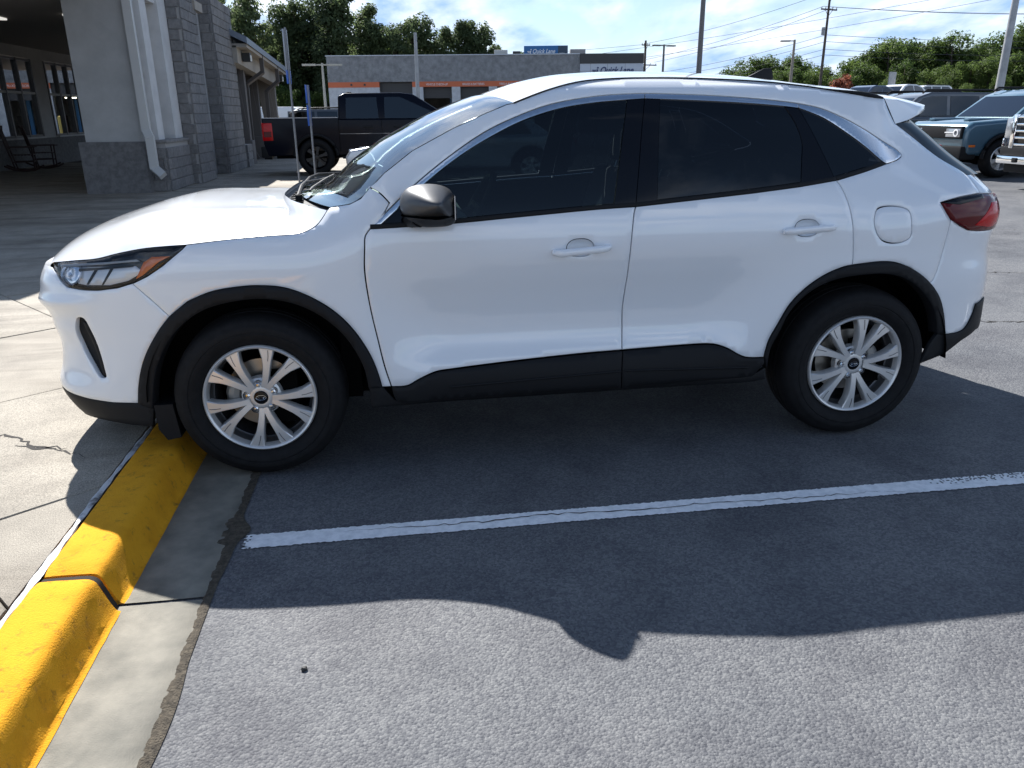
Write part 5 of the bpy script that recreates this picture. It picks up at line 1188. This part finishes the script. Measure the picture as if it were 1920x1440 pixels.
def vehicle(name, lab, cat, loc, rz, paint, w, lower, green, zb, tum, axles, r, wins, glass=MGLT, rim=MALU, group=None, top=None, bev=.05, trimz=None, ns=6, dark=False, front=True, wells=True, sc=1):
    """lower: outline of the body side below the belt without arches (clockwise from nose bottom); green: cabin outline above zb"""
    R_ = empty(name, loc, rz, lab, cat, group); R_.scale = (sc,) * 3; hw = w / 2
    bz = min(p[1] for p in lower)
    # body side with arches cut along the lower edge
    ar = r + .07; out = []
    up_ = [p for p in lower]
    low = []
    for ax in sorted(axles, reverse=True):
        hgt = max(-.95, min(.95, (bz - r) / ar)); a0 = math.asin(hgt); low += arc(ax, r, ar, a0, math.pi - a0, 12)
    poly = up_ + low
    mb = MB(); mb.prism(poly, lambda q: (q[0], -hw, q[1]), lambda q: (q[0], hw, q[1])); body = mb.build("body", paint, R_, bevel=bev, seg=3, sharp=40)
    yb = lambda z: hw - .05 - tum * max(0, z - zb)
    n = len(green); V = [(x, -yb(z), z) for x, z in green] + [(x, yb(z), z) for x, z in green]
    MB().add(V, [tuple(range(n))[::-1], tuple(range(n, 2 * n))] + [(i, (i + 1) % n, n + (i + 1) % n, n + i) for i in range(n)]).build("cabin", paint if top is None else top, R_, bevel=.035, seg=3, sharp=40)
    for W_ in wins:
        for s in (-1, 1):
            cx = sum(q[0] for q in W_) / len(W_); P = [(x, s * (yb(z) + .006), z) for x, z in W_]
            MB().add(P + [(x, y - s * .012, z) for x, y, z in P], [tuple(range(len(P)))] + [(i, (i + 1) % len(P), len(P) + (i + 1) % len(P), len(P) + i) for i in range(len(P))]).build("side_window", glass, R_)
    if front:
        a, b = front
        for (p, q, nm) in ((a, b, "windscreen"),):
            d = Vector((b[0] - a[0], 0, b[1] - a[1])).normalized(); nn = Vector((-d.z, 0, d.x)) * .007
            A = Vector((a[0], 0, a[1])).lerp(Vector((b[0], 0, b[1])), .06) + nn; B = Vector((a[0], 0, a[1])).lerp(Vector((b[0], 0, b[1])), .93) + nn; ya, y2 = yb(a[1]) - .09, yb(b[1]) - .10
            MB().add([(A.x, -ya, A.z), (A.x, ya, A.z), (B.x, y2, B.z), (B.x, -y2, B.z), (A.x + .01, -ya, A.z - .01), (A.x + .01, ya, A.z - .01), (B.x + .01, y2, B.z - .01), (B.x + .01, -y2, B.z - .01)], [(0, 1, 2, 3), (7, 6, 5, 4), (0, 4, 5, 1), (1, 5, 6, 2), (2, 6, 7, 3), (3, 7, 4, 0)]).build(nm, MSCR, R_)
    for ax in axles:
        for s in (-1, 1):
            simple_wheel(R_, ax, s * (hw - .01), r, r, rim, s, ns, dark)
        if wells: MB().box((ax - ar * .9, -hw + .2, r - .1), (ax + ar * .9, hw - .2, r + ar * .9)).build("wheel_well", MDARK, R_)
    MB().box((.25, -hw + .1, bz - .06), (max(p[0] for p in lower) - .25, hw - .1, bz + .1)).build("underbody", MDARK, R_)
    return R_, body
MSCR = glassmat("pale_windscreen", (.10, .13, .15))
# --- black pickup
MNB = pmat("navy_black_paint", (.003, .004, .010), .18, coat=0, spec=.14)
lowT = [(.05, .50), (.0, .80), (.06, 1.14), (1.2, 1.24), (1.55, 1.25), (3.80, 1.25), (3.80, 1.29), (5.52, 1.29), (5.52, .72), (5.44, .46)]
grT = [(1.15, 1.25), (2.05, 1.80), (2.35, 1.835), (3.62, 1.83), (3.78, 1.76), (3.80, 1.25)]
T, tb = vehicle("pickup_truck", "black crew cab pickup truck parked beyond the sign posts", "pickup", (3.19, 17.2, .13), math.pi, MNB, 1.98, lowT, grT, 1.25, .22, [4.36, .98], .42,
    [[(3.62, 1.27), (3.60, 1.73), (2.90, 1.74), (2.87, 1.27)], [(2.73, 1.27), (2.72, 1.74), (2.35, 1.74), (1.55, 1.38), (1.45, 1.27)]], rim=pmat("black_alloy", (.02, .02, .022), .3, metal=.5), front=((1.15, 1.25), (2.05, 1.80)), ns=6, dark=True, bev=.03)
# the truck is turned round: its side toward the photo is local +y
yn = .99
tbx = lambda nm, a, b, m, bev=0, par=None: MB().box(a, b).build(nm, m, par or T, bevel=bev)
tbx("bed_rail", (3.82, .86, 1.288), (5.52, .985, 1.305), pmat("bed_rail_edge", (.30, .30, .32), .3, metal=.6)); tbx("bed_rail", (3.82, -.985, 1.288), (5.52, -.86, 1.305), MNB)
tbx("rear_bumper", (5.36, -.95, .42), (5.60, .985, .68), MTRIM, .03)
tl_ = tbx("tail_lamp", (5.30, .82, .80), (5.535, .998, 1.19), MREDB, .015); tbx("lamp_inset", (5.33, .985, .88), (5.50, 1.002, 1.0), MRED, 0, tl_)
for x0 in (2.30, 3.0): tbx("door_handle", (x0, yn - .005, 1.06), (x0 + .22, yn + .03, 1.10), MTRIM, .01)
for x0 in (3.79, 2.80, 1.66): tbx("panel_gap", (x0, yn - .004, .52), (x0 + .012, yn + .0025, 1.25), MDARK)
tbx("crease_line", (1.3, yn - .004, .93), (3.78, yn + .003, .945), pmat("crease_sheen", (.05, .05, .06), .2, coat=1)); tbx("running_board", (1.6, .80, .38), (3.75, 1.06, .44), MTRIM, .01)
for ax in (4.36, .98):
    P = [(ax + .50 * math.cos(t), yn + .015, .42 + .50 * math.sin(t)) for t in [math.radians(4) + math.radians(172) * k / 18 for k in range(19)]]; MB().tube(P, .035, 8).build("wheel_flare", MTRIM, T, smooth=True)
tbx("door_mirror", (1.42, yn + .02, 1.22), (1.62, yn + .26, 1.42), MNB, .04); tbx("roof_lamp", (3.50, -.2, 1.83), (3.62, .2, 1.87), MTRIM, .01)
tbx("tow_hitch", (5.5, -.06, .34), (5.68, .06, .40), MTRIM)
# --- pale car whose bonnet shows past the windscreen
SEDL = [(.02, .35), (.0, .55), (.10, .68), (.9, .82), (1.25, .88), (3.9, .95), (4.55, .93), (4.65, .6), (4.55, .32)]
SEDG = [(1.2, .88), (1.95, 1.34), (2.3, 1.42), (3.1, 1.41), (3.6, 1.30), (4.15, .94)]
SEDW = [[(1.5, .94), (2.02, 1.28), (2.35, 1.35), (2.72, 1.35), (2.72, .95)], [(2.8, .95), (2.8, 1.35), (3.1, 1.34), (3.55, 1.22), (3.75, .97)]]
MSIL = pmat("silver_paint", (.50, .52, .56), .3, metal=.5, coat=1); MWP2 = pmat("white_paint_far", (.75, .75, .74), .35, coat=.8); MGRY = pmat("graphite_paint", (.085, .088, .095), .3, metal=.3, coat=1); MBLP = pmat("teal_blue_paint", (.055, .125, .175), .3, metal=.25, coat=1); MMID = pmat("midnight_paint", (.03, .04, .07), .25, metal=.3, coat=1); MGRN = pmat("red_far_paint", (.25, .03, .02), .3, coat=1)
def sedan(lab, loc, rz, paint, group=None, sc=1):
    R_, b = vehicle("sedan", lab, "car", loc, rz, paint, 1.80, SEDL, SEDG, .9, .42, [.92, 3.72], .33, SEDW, front=((1.2, .88), (1.95, 1.34)), group=group, sc=sc)
    for s in (-1, 1):
        MB().box((.05, s * .55 - .22, .58), (.28, s * .55 + .22 + (.13 * s if s > 0 else 0), .70)).build("head_lamp", MLAMP, R_, bevel=.03); MB().box((4.42, s * .62 - .24, .70), (4.66, s * .62 + .25, .88)).build("tail_lamp", MREDB, R_, bevel=.03)
    return R_
MLAMP = pmat("lamp_unit", (.35, .37, .40), .1, metal=.4, coat=1)
sedan("silver car with only its bonnet showing past the windscreen's edge", (-.22, 14.2, .13), math.radians(-8), MSIL)
# --- right hand row, noses toward the white SUV
SUVL = [(.04, .42), (.0, .62), (.02, 1.00), (.16, 1.08), (1.05, 1.14), (1.2, 1.16), (4.25, 1.16), (4.35, .9), (4.33, .42)]
SUVG = [(1.02, 1.14), (1.62, 1.60), (1.95, 1.70), (4.0, 1.68), (4.26, 1.55), (4.30, 1.16)]
SUVW = [[(1.32, 1.18), (1.72, 1.56), (1.95, 1.61), (2.35, 1.61), (2.35, 1.18)], [(2.44, 1.18), (2.44, 1.61), (3.2, 1.61), (3.2, 1.18)], [(3.3, 1.18), (3.3, 1.61), (3.9, 1.60), (4.1, 1.5), (4.12, 1.2)]]
def suv(lab, loc, rz, paint, top=None, group=None, detail=True, sc=1, wn_=None):
    R_, b = vehicle("suv", lab, "car", loc, rz, paint, 1.88, SUVL, SUVG, 1.16, .22, [.88, 3.50], .375, SUVW if wn_ is None else wn_, top=top, front=((1.02, 1.14), (1.62, 1.60)), group=group, ns=6, sc=sc, bev=.10)
    for s in (-1, 1):
        MB().tube([(1.75, s * .72, 1.68), (1.85, s * .72, 1.755), (3.8, s * .72, 1.74), (3.95, s * .72, 1.69)], .022, 8).build("roof_rail", MTRIM, R_, smooth=True)
        MB().box((1.36, s * 1.0 - .10, 1.16), (1.50, s * 1.0 + .10, 1.30)).build("door_mirror", MCAP if s < 0 else MTRIM, R_, bevel=.03)
    return R_
BS = suv("teal blue SUV parked nose out beside the chrome grille pickup", (11.86, 12.42, .17), 0, MBLP)
bb = lambda nm, a, b, m, bev=0, par=BS: MB().box(a, b).build(nm, m, par, bevel=bev)
bb("grille_panel", (-.035, -.84, .76), (.04, .84, 1.00), MTRIM, .02); bb("lower_bumper", (-.06, -.93, .36), (.30, .93, .62), MTRIM, .04); bb("skid_plate", (-.07, -.5, .33), (.1, .5, .40), MALU, .02)
for s in (-1, 1):
    h = bb("head_lamp", (-.042, s * .60 - .21, .79), (-.03, s * .60 + .21, .95), MLAMP, .004); MB().lathe([(.045, .0), (.07, .0), (.075, .01), (.045, .012)], 'y', 24).build("lamp_ring", MWHT, h, smooth=True)
    k = h.children[0]; k.rotation_euler = (0, 0, math.pi / 2); k.location = (-.045, s * .70, .87); bb("light_bar", (-.05, s * .48 - .16, .865), (-.04, s * .48 + .12, .885), MWHT, 0, h)
    bb("side_marker", (.10, s * .935 - .012, .60), (.24, s * .935 + .012, .645), MAMB, .004)
    for ax in (.88, 3.5):
        P = [(ax + .46 * math.cos(t), s * .945, .375 + .46 * math.sin(t)) for t in [math.pi * q / 18 for q in range(19)]]; MB().tube(P, .038, 8).build("wheel_flare", MTRIM, BS, smooth=True)
    bb("sill_trim", (1.3, s * .93 - .02, .40), (3.1, s * .93 + .02, .52), MTRIM)
bb("hood_ridge", (.25, -.62, 1.085), (1.0, -.45, 1.15), MBLP, .03); bb("hood_ridge", (.25, .45, 1.085), (1.0, .62, 1.15), MBLP, .03)
DS = suv("graphite SUV with black roof rails behind the teal blue one", (11.5, 15.75, .18), 0, MGRY); 
s3 = suv("dark blue SUV second behind the teal one, only its roof showing", (11.3, 19.1, .2), 0, MMID)
s4 = suv("dark SUV far down the row with roof rails showing", (12.4, 22.6, .2), 0, MMID)
s5 = suv("white SUV roof above the dark roofs of the row", (39.5, 56, 1.55), .1, MWP2)
# --- pickup with chrome grille
MCHD = pmat("chrome_bright", (.85, .86, .88), .07, metal=1)
PL = [(.02, .55), (.0, .9), (.06, 1.18), (.25, 1.26), (1.5, 1.32), (5.6, 1.32), (5.65, .8), (5.6, .5)]
PG = [(1.45, 1.3), (2.15, 1.80), (2.5, 1.90), (3.9, 1.90), (4.05, 1.32)]
GP, gb = vehicle("pickup_truck", "large pickup with bright chrome grille at the right edge", "pickup", (11.35, 8.80, .14), 0, pmat("slate_paint", (.05, .06, .085), .25, metal=.3, coat=1), 2.02, PL, PG, 1.32, .22, [1.02, 4.7], .41, [[(1.9, 1.36), (2.3, 1.76), (2.55, 1.82), (2.9, 1.82), (2.9, 1.36)], [(3.0, 1.36), (3.0, 1.82), (3.8, 1.82), (3.88, 1.36)]], front=((1.45, 1.32), (2.15, 1.80)), bev=.06)
gp = lambda nm, a, b, m, bev=0, par=GP: MB().box(a, b).build(nm, m, par, bevel=bev)
g_ = gp("grille", (-.05, -.72, .74), (.03, .72, 1.24), MBLK, .02)
for z in (.745, .86, .97, 1.08, 1.20): gp("grille_bar", (-.075, -.72, z), (-.04, .72, z + .035), MCHD, .008, g_)
for s in (-1, 1):
    gp("grille_side", (-.085, s * .745 - .05, .70), (-.03, s * .745 + .05, 1.26), MCHD, .012, g_); gp("head_lamp", (-.03, s * .90 - .10, .86), (.16, s * .90 + .10, 1.20), MLAMP, .02); gp("lamp_strip", (-.04, s * .99 - .02, .62), (-.0, s * .99 + .02, .86), MCHD, .008); gp("tow_hook", (-.14, s * .55 - .05, .47), (-.06, s * .55 + .05, .55), MTRIM, .01)
gp("front_bumper", (-.12, -1.0, .44), (.15, 1.0, .575), MCHD, .03); gp("bumper_centre", (-.08, -.98, .578), (.08, .98, .735), MTRIM, .02); gp("air_dam", (-.02, -.9, .30), (.2, .9, .438), MTRIM, .02)
text_obj("grille_letters", "GMC", .19, pmat("badge_red", (.30, .03, .04), .25, coat=1), (-.085, .04, .965), (math.pi / 2, 0, -math.pi / 2), GP, ext=.012, width=.60, bold=.008)
gp("hood_bulge", (.35, -.6, 1.27), (1.45, .6, 1.355), gb.data.materials[0], .03)
# --- other cars that only show in part
sedan("pale sedan with one red tail lamp showing behind the SUV's rear window", (4.97, 9.95, .06), 0, MWP2)
sedan("white car parked far off beyond the row, small", (29.0, 42.5, 1.45), .4, MWP2, sc=1.05)
sedan("dark car beside the far white car", (26.0, 41, 1.35), .4, MMID, sc=1.05)
suv("dark SUV beyond the black pickup's cab", (1.0, 30, 0), math.pi, MGRY)
# vans and cars far left, seen between the porch columns
def van(lab, loc, rz, paint, sc=1):
    R_, b = vehicle("van", lab, "van", loc, rz, paint, 1.95, [(.03, .4), (0, .7), (.2, 1.0), (1.0, 1.12), (4.9, 1.12), (4.95, .4)], [(.95, 1.1), (1.6, 1.75), (2.0, 1.95), (4.85, 1.95), (4.93, 1.12)], 1.1, .12, [.95, 3.9], .36, [[(1.3, 1.14), (1.75, 1.66), (2.3, 1.70), (2.3, 1.14)]], front=((.95, 1.1), (1.6, 1.75)), sc=sc); return R_
van("white van parked far off behind the yellow bollards", (-2.9, 46.4, 0), math.pi - .25, MWP2)
sedan("white car glimpsed between the porch columns, nearest", (-9.6, 38.5, 0), .6, MWP2); suv("dark SUV glimpsed between the porch columns", (-11.5, 47, 0), .4, MGRY); suv("black SUV left of the white van", (-10.2, 50.5, 0), .1, MMID)
# ------------------------------------------------------------------ trees
def leafmat(name, c, c2):
    m = bpy.data.materials.new(name); m.use_nodes = True; t = m.node_tree; b = t.nodes["Principled BSDF"]; b.inputs["Roughness"].default_value = .6; b.inputs["Specular IOR Level"].default_value = .25
    oi = t.nodes.new("ShaderNodeObjectInfo"); ge = t.nodes.new("ShaderNodeNewGeometry"); n = t.nodes.new("ShaderNodeTexNoise"); n.inputs["Scale"].default_value = .6; n.inputs["Detail"].default_value = 3; t.links.new(ge.outputs["Position"], n.inputs["Vector"])
    ad = t.nodes.new("ShaderNodeMath"); ad.operation = 'MULTIPLY_ADD'; ad.inputs[1].default_value = .45; t.links.new(oi.outputs["Random"], ad.inputs[0]); t.links.new(n.outputs["Fac"], ad.inputs[2])
    r = t.nodes.new("ShaderNodeValToRGB"); r.color_ramp.elements[0].position = .35; r.color_ramp.elements[0].color = (*c, 1); r.color_ramp.elements[1].position = .95; r.color_ramp.elements[1].color = (*c2, 1); t.links.new(ad.outputs[0], r.inputs[0]); t.links.new(r.outputs[0], b.inputs["Base Color"])
    tr = t.nodes.new("ShaderNodeBsdfTranslucent"); t.links.new(r.outputs[0], tr.inputs[0]); ms = t.nodes.new("ShaderNodeMixShader"); ms.inputs[0].default_value = .55; t.links.new(b.outputs[0], ms.inputs[1]); t.links.new(tr.outputs[0], ms.inputs[2]); t.links.new(ms.outputs[0], t.nodes["Material Output"].inputs[0])
    return m
MLEAF = leafmat("broad_leaf", (.045, .080, .020), (.115, .165, .042)); MPINE = leafmat("pine_needle", (.070, .098, .048), (.125, .165, .072)); MREDL = leafmat("red_leaf", (.16, .05, .03), (.28, .10, .06)); MBARK = pmat("bark", (.07, .052, .04), .95, var=.3, vscale=8)
def crown_mesh(name, seed, h, rad, lobes, per, size, m, base=.3, pine=False):
    rnd = random.Random(seed); V = []; F = []
    L_ = []
    for k in range(lobes):
        u = rnd.random(); z = h * (base + (1 - base) * (k + rnd.random()) / lobes); tap = math.sin(math.pi * min(1, .12 + .95 * (1 - (z / h - base) / (1 - base)))) ** .6 if not pine else (.35 + .75 * (1 - (z / h - base) / (1 - base)) ** .7) * (.7 + .5 * rnd.random())
        a = rnd.uniform(0, 6.283); rr = rad * tap * rnd.uniform(.25, .8); L_.append((rr * math.cos(a), rr * math.sin(a), z, rad * rnd.uniform(.28, .48) * (.75 if pine else 1)))
    for (cx, cy, cz, cr_) in L_:
        for q in range(per):
            d = Vector((rnd.gauss(0, 1), rnd.gauss(0, 1), rnd.gauss(0, 1) * .8)).normalized() * cr_ * rnd.random() ** .35
            if d.z < -.5 * cr_: continue
            c = Vector((cx, cy, cz)) + d; n = (d.normalized() + Vector((rnd.gauss(0, .6), rnd.gauss(0, .6), rnd.gauss(0, .6) + .4))).normalized(); u = n.cross(Vector((rnd.random(), rnd.random(), rnd.random()))).normalized(); v = n.cross(u); s = size * rnd.uniform(.5, 1.2)
            b = len(V); V += [c + u * s, c + v * s * .6 + n * s * .1, c - u * s, c - v * s * .6 + n * s * .1]; F.append((b, b + 1, b + 2, b + 3))
    me = bpy.data.meshes.new(name); me.from_pydata([tuple(v) for v in V], [], F); me.materials.append(m); return me, L_
def trunk_mesh(h, r, L_, seed):
    mb = MB(); rnd = random.Random(seed); mb.tube([(0, 0, -1), (0, 0, h * .3), (rnd.uniform(-.2, .2), rnd.uniform(-.2, .2), h * .62), (rnd.uniform(-.3, .3), rnd.uniform(-.3, .3), h * .93)], [r * 1.2, r, r * .7, r * .15], 8)
    for (x, y, z, c) in L_[::2]: mb.tube([(0, 0, z * .82), (x * .5, y * .5, z * .92), (x, y, z)], [r * .35, r * .22, r * .08], 5)
    me = bpy.data.meshes.new("trunk"); me.from_pydata(mb.v, [], mb.f); me.materials.append(MBARK); me.shade_smooth(); return me
TV = {}
for k in range(4):
    cm, L_ = crown_mesh("crown", 10 + k, 12, 3.2, 40, 190, .19, MPINE, .20, True); TV['pine', k] = (cm, trunk_mesh(12, .2, L_, k))
for k in range(4):
    cm, L_ = crown_mesh("crown", 40 + k, 9, 3.6, 30, 230, .22, MLEAF, .14); TV['leaf', k] = (cm, trunk_mesh(9, .22, L_, 9 + k))
cm, L_ = crown_mesh("crown", 77, 2.6, 1.5, 14, 120, .16, MREDL, .1); TV['red', 0] = (cm, trunk_mesh(2.6, .07, L_, 3))
def tree(kind, v, x, y, z, s, lab, group, rnd, sz=None):
    o = empty({'pine': "pine_tree", 'leaf': "broadleaf_tree", 'red': "red_shrub"}[kind], (x, y, z), rnd.uniform(0, 6.28), lab, "tree" if kind != 'red' else "shrub", group); k = sz or 1; o.scale = (s, s, s * k)
    link("crown", TV[kind, v][0], o); link("trunk", TV[kind, v][1], o)
rnd = random.Random(5)
# pines left: (picture column, crown height) along the treeline
hts = [(-24, 13.0), (-22.2, 12.2), (-20.3, 12.9), (-18.3, 12.6), (-16.4, 13.0), (-14.5, 12.1), (-12.6, 12.9), (-10.7, 12.4), (-8.8, 12.9), (-6.9, 12.2), (-5.2, 13.2), (-3.6, 13.5), (-1.9, 12.4), (-.3, 10.3), (1.3, 10.0), (2.9, 10.9), (4.6, 11.2), (6.4, 10.2), (8.2, 11.0), (10.0, 10.9), (11.6, 10.5), (13.4, 8.6), (15.2, 7.6)]
for i, (x, h) in enumerate(hts):
    tree('pine', rnd.randrange(4), x + rnd.uniform(-.4, .4), 88 + rnd.uniform(-3, 3), 0, h / 12 * .98, "tall dark pine in the stand behind the service garage", "pines behind the garage", rnd)
for i in range(22):
    x = -27 + i * 2.0; h = max(6.0, 11.0 - max(0, x) * .28) * rnd.uniform(.88, 1); tree('leaf', rnd.randrange(4), x, 95 + rnd.uniform(-2, 3), 0, h / 9.5, "dark tree deep in the stand behind the service garage", "trees deep in the left stand", rnd, 1.0)
for i in range(11):
    tree('leaf', rnd.randrange(4), -27 + i * 2.5, 83 + rnd.uniform(-3, 3), 0, rnd.uniform(.30, .45), "low bushy tree at the foot of the left pine stand", "low trees under the pines", rnd)
# wooded rise right
for i in range(30):
    u = i / 29; x = 49 + 46 * u; y = 108 - 14 * u + rnd.uniform(-3, 3); top = 6.4 + 3.8 * min(1, u * 1.5) + 1.2 * math.sin(u * 17) + rnd.uniform(-.5, .7); zb = 1.0 + 1.5 * u
    tree('leaf', rnd.randrange(4), x, y, zb, max(.4, (top - zb) / 9), "green broadleaf tree on the wooded rise at right", "trees on the wooded rise", rnd)
for i in range(26):
    u = i / 25; x = 50 + 42 * u; y = 99 - 14 * u + rnd.uniform(-2, 2); tree('leaf', rnd.randrange(4), x, y, .8 + 1.4 * u, rnd.uniform(.42, .60) + .1 * u, "lighter green tree at the front edge of the wooded rise", "front trees of the wooded rise", rnd)
for i in range(16):
    u = i / 15; x = 42 + 40 * u; y = 82 - 12 * u + rnd.uniform(-2, 2); tree('leaf', rnd.randrange(4), x, y, 1.2 + 1.2 * u, rnd.uniform(.22, .34), "low leafy bush in front of the wooded rise", "bushes before the wooded rise", rnd)
tree('red', 0, 35.2, 56.6, 1.5, .85, "rust red shrub left of the parked row", None, rnd)
